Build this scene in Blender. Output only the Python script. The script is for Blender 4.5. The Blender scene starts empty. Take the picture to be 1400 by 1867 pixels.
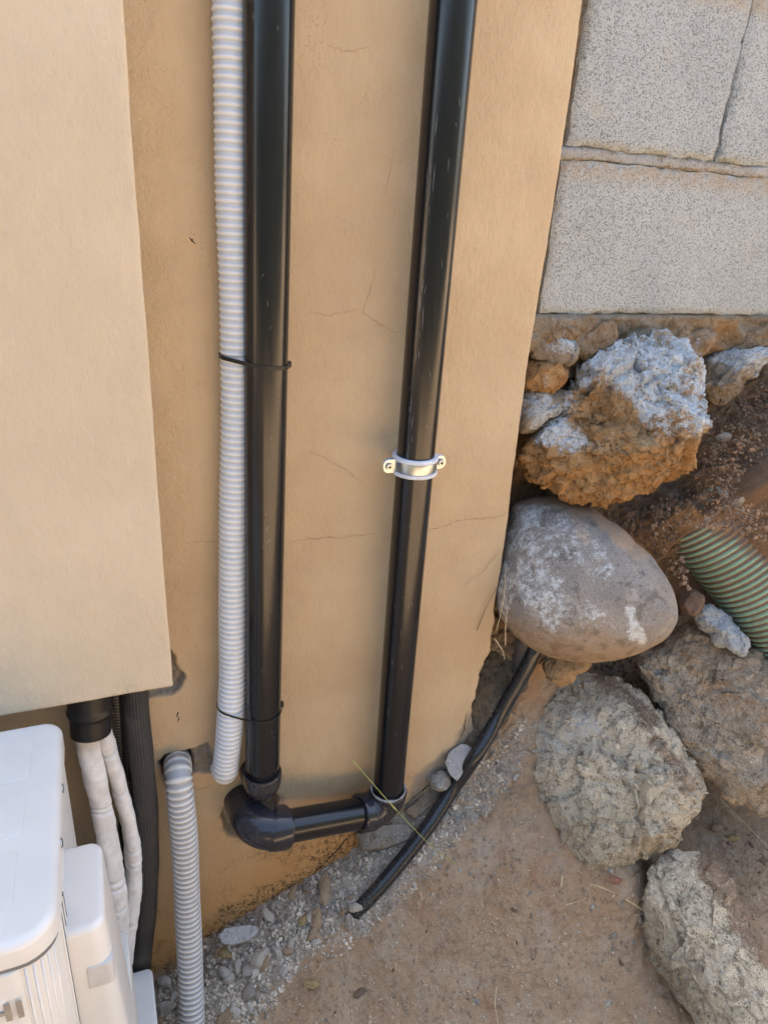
import bpy, bmesh, math, random
import numpy as np
from mathutils import Vector, Matrix

# ------------------------------------------------------------------ camera, sky, sun, exposure
SC = bpy.context.scene
COL = SC.collection
rad = math.radians
CAM = np.array([0.0, -0.85, 1.2])
PITCH, AZ, ROLL, FPX = rad(-24), rad(67), rad(4.1), 1300.0
FW = np.array([math.cos(AZ)*math.cos(PITCH), math.sin(AZ)*math.cos(PITCH), math.sin(PITCH)])
R0 = np.array([math.sin(AZ), -math.cos(AZ), 0.0]); U0 = np.cross(R0, FW)
RT = math.cos(ROLL)*R0 + math.sin(ROLL)*U0
UP = -math.sin(ROLL)*R0 + math.cos(ROLL)*U0
cd = bpy.data.cameras.new('camera'); cam = bpy.data.objects.new('camera', cd); COL.objects.link(cam)
cd.sensor_fit = 'VERTICAL'; cd.sensor_height = 36.0; cd.lens = 36.0*FPX/1867.0
cd.clip_start = 0.02; cd.clip_end = 500
cam.matrix_world = Matrix(((RT[0], UP[0], -FW[0], CAM[0]), (RT[1], UP[1], -FW[1], CAM[1]),
                           (RT[2], UP[2], -FW[2], CAM[2]), (0, 0, 0, 1)))
SC.camera = cam
SUN_EL, SUN_AZ = rad(58), rad(62)          # direction TO the sun: behind the walls, a little to the right
sd = Vector((math.cos(SUN_EL)*math.cos(SUN_AZ), math.cos(SUN_EL)*math.sin(SUN_AZ), math.sin(SUN_EL)))
W = bpy.data.worlds.new('World'); SC.world = W; W.use_nodes = True
wt = W.node_tree; bg = wt.nodes['Background']; sky = wt.nodes.new('ShaderNodeTexSky')
sky.sky_type = 'NISHITA'; sky.sun_disc = False; sky.sun_elevation = SUN_EL
sky.sun_rotation = math.pi/2 - SUN_AZ; sky.air_density = 1.0; sky.dust_density = 3.0; sky.ozone_density = 1.0
hz = wt.nodes.new('ShaderNodeMix'); hz.data_type = 'RGBA'; hz.blend_type = 'MULTIPLY'; hz.inputs[0].default_value = 1   # thin bright veil: whiter sky
hz.inputs[7].default_value = (1.0, .965, .90, 1); wt.links.new(sky.outputs[0], hz.inputs[6]); wt.links.new(hz.outputs[2], bg.inputs[0]); bg.inputs[1].default_value = 0.15
sl = bpy.data.lights.new('sun', 'SUN'); sl.energy = 4.4; sl.angle = rad(0.5); sl.color = (1, .95, .87)
so = bpy.data.objects.new('sun', sl); COL.objects.link(so)
so.rotation_euler = sd.to_track_quat('Z', 'Y').to_euler(); so.location = (0, 0, 6)
SC.view_settings.view_transform = 'Standard'; SC.view_settings.look = 'None'
SC.view_settings.exposure = 2.45; SC.view_settings.gamma = 1

# ------------------------------------------------------------------ helpers
def ray(px, py): return FW + (px-700)/FPX*RT - (py-933.5)/FPX*UP
def aty(px, py, Y):
    r = ray(px, py); return CAM + (Y-CAM[1])/r[1]*r
def atz(px, py, Z):
    r = ray(px, py); return CAM + (Z-CAM[2])/r[2]*r
def toc(P):
    d = P-CAM; z = d@FW
    return 700+FPX*(d@RT)/z, 933.5-FPX*(d@UP)/z

def hsh(i, j, k, seed):
    h = (i*374761393 + j*668265263 + k*2147483647 + seed*1274126177) & 0xFFFFFFFF
    h = ((h ^ (h >> 13))*1274126177) & 0xFFFFFFFF
    h = ((h ^ (h >> 16))*2246822519) & 0xFFFFFFFF
    return ((h ^ (h >> 15)) & 0xFFFFFF)/float(0xFFFFFF)
def vn(P, f, seed=0):
    Q = np.asarray(P)*f + 1000.0; I = np.floor(Q).astype(np.int64); t = Q-I; t = t*t*t*(t*(t*6-15)+10)
    r = 0
    for a in (0, 1):
        for b in (0, 1):
            for c in (0, 1):
                w = (t[:, 0] if a else 1-t[:, 0])*(t[:, 1] if b else 1-t[:, 1])*(t[:, 2] if c else 1-t[:, 2])
                r = r + w*hsh(I[:, 0]+a, I[:, 1]+b, I[:, 2]+c, seed)
    return r*2-1
def fbm(P, f, o=4, seed=0, g=.5):
    r = 0; a = 1; s = 0
    for k in range(o):
        r = r + a*vn(P, f*2.03**k, seed+k*17); s += a; a *= g
    return r/s
def ridge(P, f, o=4, seed=0):
    r = 0; a = 1; s = 0
    for k in range(o):
        r = r + a*(1-2*np.abs(vn(P, f*2.03**k, seed+k*13))); s += a; a *= .5
    return r/s
def cell(P, f, seed=0):
    """distance to the nearest and second nearest feature point"""
    Q = np.asarray(P)*f + 1000.0; I = np.floor(Q).astype(np.int64)
    d1 = np.full(len(Q), 9.); d2 = np.full(len(Q), 9.); idv = np.zeros(len(Q))
    for a in (-1, 0, 1):
        for b in (-1, 0, 1):
            for c in (-1, 0, 1):
                J = I + np.array([a, b, c])
                o = np.stack([hsh(J[:, 0], J[:, 1], J[:, 2], seed+s) for s in (1, 2, 3)], 1)
                d = np.linalg.norm(J+o-Q, axis=1); m = d < d1
                d2 = np.where(m, d1, np.minimum(d2, d)); idv = np.where(m, o[:, 0], idv); d1 = np.where(m, d, d1)
    return d1, d2, idv
def fac(P, f, seed, g):
    """fractured relief: every cell is a plane of its own tilt"""
    Q = np.asarray(P)*f + 1000.0; I = np.floor(Q).astype(np.int64); d1 = np.full(len(Q), 9.); out = np.zeros(len(Q))
    for a in (-1, 0, 1):
        for b in (-1, 0, 1):
            for c in (-1, 0, 1):
                J = I + np.array([a, b, c]); h = [hsh(J[:, 0], J[:, 1], J[:, 2], seed+k) for k in range(1, 8)]
                D = Q-J-np.stack(h[:3], 1); d = np.linalg.norm(D, axis=1); m = d < d1
                v = (D*(np.stack(h[3:6], 1)-.5)*2*g).sum(1)+(h[6]-.5)*g*.7; out = np.where(m, v, out); d1 = np.where(m, d, d1)
    return out/f
def ss(x, a, b):
    t = np.clip((np.asarray(x)-a)/(b-a), 0, 1); return t*t*(3-2*t)
def sdf(x, y, poly):
    """signed distance to a polygon, positive inside"""
    p = np.asarray(poly, float); n = len(p); d = np.full(x.shape, 1e9); ins = np.zeros(x.shape, bool)
    for i in range(n):
        a = p[i]; b = p[(i+1) % n]; e = b-a
        t = np.clip(((x-a[0])*e[0]+(y-a[1])*e[1])/(e@e+1e-20), 0, 1)
        d = np.minimum(d, np.hypot(x-a[0]-t*e[0], y-a[1]-t*e[1]))
        c = ((a[1] > y) != (b[1] > y))
        with np.errstate(divide='ignore', invalid='ignore'):
            xi = (b[0]-a[0])*(y-a[1])/(b[1]-a[1]+1e-20)+a[0]
        ins ^= c & (x < xi)
    return np.where(ins, d, -d)
def pld(x, y, pts):
    """distance to a polyline"""
    p = np.asarray(pts, float); d = np.full(x.shape, 1e9)
    for a, b in zip(p[:-1], p[1:]):
        e = b-a; t = np.clip(((x-a[0])*e[0]+(y-a[1])*e[1])/(e@e+1e-20), 0, 1)
        d = np.minimum(d, np.hypot(x-a[0]-t*e[0], y-a[1]-t*e[1]))
    return d

def mesh(name, V, F, mat=None, parent=None, attrs=None, smooth=True, auto=None):
    me = bpy.data.meshes.new(name); V = np.asarray(V, np.float32)
    if isinstance(F, np.ndarray):
        k = F.shape[1]; me.vertices.add(len(V)); me.vertices.foreach_set('co', V.ravel())
        me.loops.add(F.size); me.loops.foreach_set('vertex_index', F.astype(np.int32).ravel())
        me.polygons.add(len(F)); me.polygons.foreach_set('loop_start', np.arange(0, F.size, k, dtype=np.int32))
        me.update(calc_edges=True)
    else:
        me.from_pydata([tuple(map(float, v)) for v in V], [], [tuple(map(int, f)) for f in F]); me.update()
    me.polygons.foreach_set('use_smooth', [smooth]*len(me.polygons))
    for n, a in (attrs or {}).items():
        at = me.attributes.new(n, 'FLOAT', 'POINT'); at.data.foreach_set('value', np.asarray(a, np.float32).ravel())
    o = bpy.data.objects.new(name, me); COL.objects.link(o)
    if mat: me.materials.append(mat)
    if parent: o.parent = parent
    if auto is not None: sharp(o, auto)
    return o
def sharp(o, deg=35):
    bm = bmesh.new(); bm.from_mesh(o.data)
    for e in bm.edges:
        if len(e.link_faces) == 2 and e.calc_face_angle(0) > rad(deg): e.smooth = False
    bm.to_mesh(o.data); bm.free()
def gridF(nr, nc):
    i = np.arange(nr-1)[:, None]*nc + np.arange(nc-1)[None]; i = i.ravel()
    return np.stack([i, i+1, i+nc+1, i+nc], 1)
def tag(o, label, cat, group=None, kind=None):
    o['label'] = label; o['category'] = cat
    if group: o['group'] = group
    if kind: o['kind'] = kind
    return o
def empty(name, loc=(0, 0, 0)):
    o = bpy.data.objects.new(name, None); COL.objects.link(o); o.location = [float(c) for c in loc]
    o.empty_display_size = .02; bpy.context.view_layer.update(); return o
def adopt(o, p):
    """parent without moving (parent has only a translation)"""
    o.parent = p; o.location = o.location - p.location; return o
def box(name, lo, hi, mat, parent=None, bev=.002, seg=2):
    bm = bmesh.new(); bmesh.ops.create_cube(bm, size=1)
    lo = np.array(lo); hi = np.array(hi)
    for v in bm.verts: v.co = Vector(((lo+hi)/2 + np.array(v.co)*(hi-lo)))
    if bev: bmesh.ops.bevel(bm, geom=bm.edges[:], offset=bev, segments=seg, profile=.5, affect='EDGES')
    return bmo(name, bm, mat, parent, 40)
def bmo(name, bm, mat, parent=None, auto=40):
    me = bpy.data.meshes.new(name); bmesh.ops.recalc_face_normals(bm, faces=bm.faces[:])
    bm.to_mesh(me); bm.free(); me.materials.append(mat)
    me.polygons.foreach_set('use_smooth', [True]*len(me.polygons))
    o = bpy.data.objects.new(name, me); COL.objects.link(o)
    if auto: sharp(o, auto)
    if parent: o.parent = parent
    return o
def crom(pts, n):
    """smooth resample through the points, n samples evenly by length"""
    P = np.asarray(pts, float); P = np.vstack([2*P[0]-P[1], P, 2*P[-1]-P[-2]]); out = []
    for i in range(1, len(P)-2):
        for t in np.linspace(0, 1, 40, endpoint=False):
            a, b, c, d = P[i-1:i+3]
            out.append(.5*((2*b)+(-a+c)*t+(2*a-5*b+4*c-d)*t*t+(-a+3*b-3*c+d)*t**3))
    out.append(P[-2]); return resamp(np.array(out), n)
def resamp(P, n):
    L = np.r_[0, np.cumsum(np.linalg.norm(np.diff(P, axis=0), axis=1))]; s = np.linspace(0, L[-1], n)
    return np.stack([np.interp(s, L, P[:, k]) for k in range(3)], 1)
def frames(P):
    T = np.gradient(P, axis=0); T /= np.linalg.norm(T, axis=1)[:, None]+1e-12
    n = np.cross(T[0], [0, 0, 1.]); 
    if np.linalg.norm(n) < .1: n = np.cross(T[0], [0, 1., 0])
    n /= np.linalg.norm(n); Ns = [n]
    for i in range(1, len(P)):
        n = Ns[-1]-T[i]*(Ns[-1]@T[i]); n /= np.linalg.norm(n)+1e-12; Ns.append(n)
    N = np.array(Ns); return T, N, np.cross(T, N)
def tube(name, P, rf, mat, parent=None, seg=32, attr=None, cap=True, auto=None, noise=None):
    """sweep; rf = number, array along length, or function(s, theta) -> radius"""
    P = np.asarray(P, float); n = len(P); T, N, B = frames(P)
    s = np.r_[0, np.cumsum(np.linalg.norm(np.diff(P, axis=0), axis=1))]
    th = np.linspace(0, 2*math.pi, seg, endpoint=False); S, TH = np.meshgrid(s, th, indexing='ij')
    if callable(rf): R = rf(S, TH)
    else: R = np.broadcast_to(np.asarray(rf, float).reshape(-1, 1) if np.ndim(rf) else np.array([[rf]]), S.shape)
    V = P[:, None]+R[..., None]*(np.cos(TH)[..., None]*N[:, None]+np.sin(TH)[..., None]*B[:, None])
    V = V.reshape(-1, 3)
    if noise: V = V + noise(V)
    i = np.arange(n-1)[:, None]*seg; j = np.arange(seg)[None]; j2 = (j+1) % seg
    F = np.stack([(i+j), (i+j2), (i+seg+j2), (i+seg+j)], -1).reshape(-1, 4)
    A = {'s': S.ravel(), 'th': TH.ravel()/(2*math.pi)}
    if attr: A.update({k: f(S, TH).ravel() for k, f in attr.items()})
    if cap:
        V = np.vstack([V, P[0], P[-1]]); c0, c1 = n*seg, n*seg+1; jj = np.arange(seg); j3 = (jj+1) % seg
        F = [tuple(f) for f in F] + [(c0, b, a) for a, b in zip(jj, j3)] + [(c1, (n-1)*seg+a, (n-1)*seg+b) for a, b in zip(jj, j3)]
        A = {k: np.r_[v, v[0], v[-1]] for k, v in A.items()}
    return mesh(name, V, F, mat, parent, A, auto=auto)
def fillet(p0, c, p1, R, n=14):
    p0, c, p1 = map(lambda a: np.asarray(a, float), (p0, c, p1))
    a = (p0-c)/np.linalg.norm(p0-c); b = (p1-c)/np.linalg.norm(p1-c); ang = math.acos(np.clip(a@b, -1, 1))
    d = R/math.tan(ang/2); cen = c+(a+b)/np.linalg.norm(a+b)*R/math.sin(ang/2)
    s = c+a*d-cen; e = c+b*d-cen; out = []; om = math.acos(np.clip(s@e/R/R, -1, 1))
    for t in np.linspace(0, 1, n): out.append(cen+(math.sin((1-t)*om)*s+math.sin(t*om)*e)/math.sin(om))
    return [p0]+out+[p1]

# ------------------------------------------------------------------ material helpers
class NT:
    def __init__(s, name, rough=.8, spec=.5, metal=0):
        s.m = bpy.data.materials.new(name); s.m.use_nodes = True; s.t = s.m.node_tree
        s.b = s.t.nodes['Principled BSDF']; s.b.inputs['Roughness'].default_value = rough
        s.b.inputs['Specular IOR Level'].default_value = spec; s.b.inputs['Metallic'].default_value = metal
        s.co = s.t.nodes.new('ShaderNodeTexCoord').outputs['Object']
    def put(s, sock, v):
        if isinstance(v, bpy.types.NodeSocket): s.t.links.new(v, sock)
        elif isinstance(v, (tuple, list)) and sock.type == 'RGBA': sock.default_value = (*v, 1)[:4]
        elif isinstance(v, (tuple, list)): sock.default_value = v
        else: sock.default_value = v
    def map(s, scale, v=None):
        n = s.t.nodes.new('ShaderNodeMapping'); s.put(n.inputs[0], v or s.co); n.inputs['Scale'].default_value = scale; return n.outputs[0]
    def noise(s, sc, det=4, ro=.55, v=None, dist=0):
        n = s.t.nodes.new('ShaderNodeTexNoise'); s.put(n.inputs['Vector'], v or s.co)
        n.inputs['Scale'].default_value = sc; n.inputs['Detail'].default_value = det
        n.inputs['Roughness'].default_value = ro; n.inputs['Distortion'].default_value = dist; return n.outputs[0]
    def vor(s, sc, v=None, feat='F1', rnd=1, out=0):
        n = s.t.nodes.new('ShaderNodeTexVoronoi'); n.feature = feat; s.put(n.inputs['Vector'], v or s.co)
        n.inputs['Scale'].default_value = sc; n.inputs['Randomness'].default_value = rnd; return n.outputs[out]
    def at(s, name):
        n = s.t.nodes.new('ShaderNodeAttribute'); n.attribute_name = name; return n.outputs['Fac']
    def ma(s, op, a, b=0, c=0, clamp=False):
        n = s.t.nodes.new('ShaderNodeMath'); n.operation = op; n.use_clamp = clamp
        for i, v in enumerate((a, b, c)): s.put(n.inputs[i], v)
        return n.outputs[0]
    def mr(s, v, a, b, c=0, d=1):
        n = s.t.nodes.new('ShaderNodeMapRange'); n.interpolation_type = 'SMOOTHSTEP'
        for i, x in enumerate((v, a, b, c, d)): s.put(n.inputs[i], x)
        return n.outputs[0]
    def mix(s, f, a, b, mode='MIX'):
        n = s.t.nodes.new('ShaderNodeMix'); n.data_type = 'RGBA'; n.blend_type = mode
        s.put(n.inputs[0], f); s.put(n.inputs[6], a); s.put(n.inputs[7], b); return n.outputs[2]
    def bump(s, h, dist, st=1.0, nrm=None):
        n = s.t.nodes.new('ShaderNodeBump'); s.put(n.inputs['Height'], h); n.inputs['Distance'].default_value = dist
        n.inputs['Strength'].default_value = st
        if nrm: s.put(n.inputs['Normal'], nrm)
        return n.outputs[0]
    def col(s, v): s.put(s.b.inputs['Base Color'], v); return s
    def rgh(s, v): s.put(s.b.inputs['Roughness'], v); return s
    def nrm(s, v): s.put(s.b.inputs['Normal'], v); return s

def m_plaster(name, base, base2, pk=.28):
    n = NT(name, .85, .3)
    big = n.noise(5, 4); mid = n.noise(38, 5, .6, n.map((1, 1, .5)))
    c = n.mix(n.mr(big, .35, .65), base, base2)
    c = n.mix(n.mr(mid, .42, .75, 0, .35), c, tuple(x*.82 for x in base))
    pit = n.vor(290, v=n.map((1, 1, .8))); pm = n.ma('MULTIPLY', n.mr(pit, .13, .27, 1, 0), n.mr(n.noise(19, 3), .46, .66))
    c = n.mix(n.ma('MULTIPLY', pm, pk), c, (.20, .13, .07))
    # grime: fine dark brown specks
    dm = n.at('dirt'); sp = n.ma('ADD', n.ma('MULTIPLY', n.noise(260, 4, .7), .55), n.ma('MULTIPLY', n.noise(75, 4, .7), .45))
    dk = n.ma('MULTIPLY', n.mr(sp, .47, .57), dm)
    c = n.mix(n.ma('MULTIPLY', n.at('tint'), .9), c, (.50, .25, .075))  # orange tint over the lower wall
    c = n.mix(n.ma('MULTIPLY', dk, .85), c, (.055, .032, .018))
    gy = n.at('grey'); gn = n.mix(n.noise(90, 5, .7), (.34, .30, .25), (.13, .105, .08))
    c = n.mix(n.ma('MULTIPLY', gy, n.mr(n.noise(60, 4, .7), .25, .5, .65, 1)), c, gn)
    n.col(c)
    h = n.ma('ADD', n.ma('MULTIPLY', n.noise(150, 6, .65, n.map((1, 1, .6))), 1.0), n.ma('MULTIPLY', pm, -.25*pk/.28))
    h = n.ma('ADD', h, n.ma('MULTIPLY', n.noise(45, 3), .9))
    hr = n.ma('MULTIPLY', n.ma('MULTIPLY', n.noise(160, 5, .6, dist=1.0), n.at('rough')), 1.6)
    n.nrm(n.bump(n.ma('ADD', h, hr), .0019, .9)); return n.m

def m_rock(name, a, b, dark, scale=30, white=(.62, .62, .60), soil=(.22, .14, .085), warm=(.42, .24, .10), pits=.5, bump=.0025, rough=.9):
    n = NT(name, rough, .3)
    n1 = n.noise(scale*.35, 5, .6, dist=.4); n2 = n.noise(scale*2.2, 6, .7); n3 = n.noise(scale*9, 4, .7)
    c = n.mix(n.mr(n1, .42, .58), a, b)
    c = n.mix(n.mr(n2, .53, .66, 0, .8), c, dark)
    c = n.mix(n.mr(n.noise(scale*14, 3, .8), .52, .62, 0, .7), c, dark); c = n.mix(n.mr(n.noise(scale*.7, 6, .75, n.map((1, 1.2, 1)), .6), .56, .60, 0, .7), c, dark)
    c = n.mix(n.mr(n.noise(scale*1.1, 5, .7, n.map((1.3, 1, 1.7))), .56, .66, 0, .6), c, tuple(min(1, x*1.35) for x in a))
    c = n.mix(n.ma('MULTIPLY', n.at('warm'), n.mr(n2, .25, .6, .5, 1)), c, n.mix(n.mr(n2, .4, .7), warm, tuple(x*.5 for x in warm)))
    nz = n.ma('ADD', n.ma('MULTIPLY', n.noise(scale*5, 6, .8), .6), n.ma('MULTIPLY', n2, .4))
    wf = n.mr(n.ma('ADD', n.at('white'), n.ma('MULTIPLY', n.ma('SUBTRACT', nz, .5), 3.6)), .32, .85)
    c = n.mix(wf, c, n.mix(n.mr(n3, .3, .6), tuple(x*.72 for x in white), white))
    sf = n.mr(n.ma('ADD', n.at('soil'), n.ma('MULTIPLY', n.ma('SUBTRACT', nz, .5), 2.8)), .30, .85)
    c = n.mix(n.ma('MULTIPLY', sf, .9), c, n.mix(n3, soil, tuple(x*1.45 for x in soil)))
    pv = n.vor(scale*5); pm = n.ma('MULTIPLY', n.mr(pv, .12, .30, 1, 0), n.mr(n.noise(scale*.9, 2), .5, .6))
    c = n.mix(n.ma('MULTIPLY', pm, pits), c, tuple(x*.35 for x in dark)); n.col(c)
    h = n.ma('ADD', n.ma('MULTIPLY', n2, 1.2), n.ma('MULTIPLY', n3, .7)); h = n.ma('SUBTRACT', h, n.ma('MULTIPLY', pm, pits*1.2))
    n.nrm(n.bump(h, bump*1.7, 1)); return n.m

def m_dirt():
    n = NT('earth', .95, .2)
    n1 = n.noise(7, 5, .6, dist=.3); n2 = n.noise(60, 6, .75); n3 = n.noise(330, 4, .75)
    c = n.mix(n.mr(n1, .36, .64), (.50, .345, .215), (.42, .27, .155))
    c = n.mix(n.mr(n2, .50, .66, 0, .5), c, (.22, .145, .09))
    c = n.mix(n.mr(n3, .53, .70, 0, .75), c, (.54, .43, .31))
    c = n.mix(n.mr(n.noise(17, 6, .7), .5, .68, 0, .7), c, (.46, .365, .265)); c = n.mix(n.mr(n.noise(11, 5, .65, n.map((1, 1.4, 1)), .4), .54, .70, 0, .6), c, (.36, .195, .10))
    c = n.mix(n.ma('MULTIPLY', n.at('damp_dark'), .85), c, n.mix(n2, (.095, .055, .033), (.16, .095, .058)))
    sp = n.vor(240); c = n.mix(n.ma('MULTIPLY', n.mr(sp, .10, .24, .9, 0), n.mr(n.noise(28, 3), .44, .62)), c, (.58, .53, .46))
    lf = n.mr(n.ma('ADD', n.at('lime'), n.ma('MULTIPLY', n.ma('SUBTRACT', n.ma('ADD', n.ma('MULTIPLY', n2, .6), n.ma('MULTIPLY', n3, .4)), .5), 2.0)), .4, .72)
    c = n.mix(n.ma('MULTIPLY', lf, .85), c, n.mix(n.mr(n3, .35, .62), (.27, .215, .16), (.52, .46, .375)))
    n.col(c); n.nrm(n.bump(n.ma('ADD', n.ma('MULTIPLY', n2, 1.1), n.ma('MULTIPLY', n3, .9)), .0035, 1)); return n.m

def m_block():
    n = NT('lightweight_concrete', .92, .25)
    def grain(sc):
        r = n.t.nodes.new('ShaderNodeSeparateColor'); n.put(r.inputs[0], n.vor(sc, v=n.map((1, 1, 1.15)), out=1)); return r.outputs[0], r.outputs[1]
    ga_, gb_ = grain(760); gc_, gd_ = grain(480); p2 = n.noise(380, 3, .8)
    c = n.mix(n.mr(n.noise(9, 4), .35, .65), (.345, .36, .35), (.29, .305, .30))
    c = n.mix(n.ma('MULTIPLY', ga_, .65), c, (.47, .49, .48)); c = n.mix(n.mr(gb_, .72, 1, 0, .6), c, (.22, .215, .20))
    hole = n.ma('MAXIMUM', n.ma('MULTIPLY', n.mr(gc_, .74, .80), n.mr(n.vor(480, v=n.map((1, 1, 1.15))), .42, .22)), n.mr(ga_, .10, .05))
    hole = n.ma('MULTIPLY', hole, n.mr(p2, .3, .5, .5, 1))
    c = n.mix(n.ma('MULTIPLY', hole, .62), c, (.10, .095, .085))
    c = n.mix(n.ma('MULTIPLY', n.mr(n.noise(13, 5, .6), .58, .76), .35), c, (.44, .38, .28))
    c = n.mix(n.ma('MULTIPLY', n.at('tint'), n.mr(n.noise(50, 4, .7), .3, .6)), c, (.36, .26, .15))  # brown staining near the block tops
    n.col(c); n.nrm(n.bump(n.ma('SUBTRACT', n.ma('MULTIPLY', p2, .5), hole), .0022, 1)); return n.m

def m_pvc(name, base, rough=.34, dust=.5):
    n = NT(name, rough, .5)
    st = n.noise(60, 3, .6, n.map((1, 1, .03))); fine = n.noise(420, 3, .7); cl = n.noise(22, 4, .6)
    c = n.mix(n.mr(st, .4, .7, 0, .1), base, tuple(x*1.3+.002 for x in base))
    sc = n.ma('MULTIPLY', n.mr(n.noise(500, 2, .5, n.map((1, 1, .07))), .68, .74), n.mr(cl, .53, .62))
    sk = n.ma('MULTIPLY', n.mr(fine, .70, .76), n.mr(n.noise(30, 3), .45, .65))
    f = n.ma('MULTIPLY', n.ma('MAXIMUM', sc, n.ma('MULTIPLY', sk, .5)), dust)
    dd = n.at('dust'); f = n.ma('MAXIMUM', f, n.ma('MULTIPLY', dd, n.mr(n.noise(330, 4, .75), .46, .62)), clamp=True)
    c = n.mix(f, c, (.26, .245, .225)); n.col(c)
    n.rgh(n.ma('ADD', n.mr(n.noise(120, 4, .6, n.map((1, 1, .08))), .3, .7, rough-.03, rough+.05), n.ma('MULTIPLY', f, .4)))
    return n.m

def m_simple(name, base, rough=.6, var=.15, sc=80, bump=.0006, spec=.4, metal=0, dirt=0, dirtc=(.2, .15, .1)):
    n = NT(name, rough, spec, metal); a = n.noise(sc, 5, .65)
    c = n.mix(n.mr(a, .35, .65), tuple(x*(1-var) for x in base), tuple(min(1, x*(1+var)) for x in base))
    if dirt:
        d = n.noise(sc*.25, 6, .7); f = n.ma('MULTIPLY', n.mr(d, .5, .68), dirt); c = n.mix(f, c, dirtc)
        g = n.mr(n.noise(sc*4, 3, .7), .68, .74, 0, dirt); c = n.mix(g, c, tuple(x*.5 for x in dirtc))
    n.col(c)
    if bump: n.nrm(n.bump(a, bump, .6))
    return n.m
def m_conduit(name, rib, groove, dirt=.1):
    n = NT(name, .38, .5); d = n.noise(90, 5, .7)
    c = n.mix(n.at('rib'), groove, rib); c = n.mix(n.mr(d, .5, .72, 0, dirt), c, (.30, .23, .15)); n.col(c); return n.m
def m_weave(name, base):
    n = NT(name, .6, .4)
    a = n.ma('SINE', n.ma('MULTIPLY', n.at('s'), 2*math.pi/.0032)); b = n.ma('SINE', n.ma('MULTIPLY', n.at('th'), 2*math.pi*26))
    h = n.ma('ADD', n.ma('MULTIPLY', a, .5), n.ma('MULTIPLY', b, .5))
    c = n.mix(n.mr(h, -.4, .9), tuple(x*.45 for x in base), base)
    sp = n.mr(n.noise(350, 3, .8), .69, .74); c = n.mix(sp, c, (.5, .48, .44))
    c = n.mix(n.mr(n.noise(20, 4), .5, .7, 0, .35), c, (.14, .11, .085)); n.col(c)
    n.nrm(n.bump(h, .0006, .9)); return n.m

PLASTER = m_plaster('beige_plaster', (.555, .42, .262), (.485, .355, .215))
CHASE = m_plaster('pale_beige_plaster', (.565, .465, .335), (.525, .43, .305), .08)
EARTH = m_dirt(); BLOCK = m_block()
MORTAR = m_rock('mortar', (.36, .30, .22), (.30, .22, .14), (.17, .12, .075), 60, white=(.52, .50, .47), bump=.003)
PVC = m_pvc('black_pvc', (.007, .0075, .009), .2, .12)
PVCF = m_pvc('black_pvc_fitting', (.018, .018, .024), .16, .3)
BLACK = m_simple('black_nylon', (.012, .012, .012), .4, .1)
ZINC = m_simple('galvanised_steel', (.42, .47, .50), .33, .12, 60, .0002, metal=1)
RUBL = m_simple('grey_rubber', (.56, .58, .62), .55, .08)
CRACK = m_simple('crack_shadow', (.30, .19, .105), .95, .2, bump=0)
DARKC = m_simple('deep_crack', (.06, .038, .022), .95, .3, bump=0)

# ------------------------------------------------------------------ house wall
random.seed(4); np.random.seed(4)
RIGHT = [(1063, 0), (1040, 170), (1001, 430), (970, 620), (945, 800), (932, 890), (926, 955), (912, 1050), (901, 1110), (904, 1132),
         (894, 1165), (893, 1185), (883, 1212), (868, 1255), (859, 1318), (864, 1345), (858, 1370), (852, 1400)]
rw = np.array([aty(a, b, 0) for a, b in RIGHT]); rz = rw[::-1, 2]; rx = rw[::-1, 0]
BX = [-3, -.3, -.008, .28, .44, .55, .60]; BZ = [-.04, -.05, -.03, .10, .19, .30, .36]
def wallpoly(pp): return [(aty(a, b, 0)[0], aty(a, b, 0)[2]) for a, b in pp]
H1 = wallpoly([(288, 1392), (300, 1378), (345, 1366), (378, 1356), (388, 1372), (391, 1392), (384, 1407), (350, 1413), (322, 1432), (300, 1428), (291, 1410)])
H1d = wallpoly([(291, 1390), (302, 1380), (350, 1370), (356, 1400), (345, 1425), (296, 1425)])
H2 = wallpoly([(403, 1492), (407, 1472), (425, 1455), (440, 1446), (475, 1444), (500, 1444), (510, 1456), (506, 1472), (490, 1490), (450, 1530), (415, 1525)])
H3 = wallpoly([(306, 1178), (318, 1198), (330, 1225), (344, 1236), (334, 1250), (318, 1264), (262, 1275), (250, 1262), (300, 1240)])
def nonuni(segs):
    out = []
    for a, b, n in segs: out += list(np.linspace(a, b, n, endpoint=False))
    return np.array(out+[segs[-1][1]])
xs = nonuni([(-4, -.4, 12), (-.4, -.12, 30), (-.12, .566, 250)]); zs = nonuni([(-.35, -.1, 12), (-.1, 1.45, 560), (1.45, 6.2, 40)])
X, Z = np.meshgrid(xs, zs)
dxr = np.interp(Z, rz, rx) - .57
jag = ss(Z, .62, .40); Pz = np.stack([Z.ravel()*0, Z.ravel()*0, Z.ravel()], 1)
dxr = dxr + (fbm(Pz, 55, 3, 5)*.006*(.12+jag.ravel())).reshape(Z.shape)
Xw = X + dxr*ss(X, .30, .566)
P3 = np.stack([Xw.ravel(), 0*X.ravel(), Z.ravel()], 1)
x_, z_ = P3[:, 0], P3[:, 2]
y_ = fbm(P3, 6, 3, 1)*.0022 + fbm(P3, 45, 3, 2)*.0006
edge = fbm(P3, 70, 3, 9)*.0045
s1 = sdf(x_, z_, H1)+edge; s1d = sdf(x_, z_, H1d)+edge*.4; s2 = sdf(x_, z_, H2)+edge; s3 = sdf(x_, z_, H3)+edge
lump = ridge(P3, 60, 4, 3)
y_ += ss(s1, 0, .004)*(.007+.004*lump) + ss(s1d, 0, .004)*.035 + ss(s2, 0, .004)*(.022+.005*lump) + ss(s3, 0, .003)*(.010+.006*lump)
zb = np.interp(x_, BX, BZ)
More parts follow.
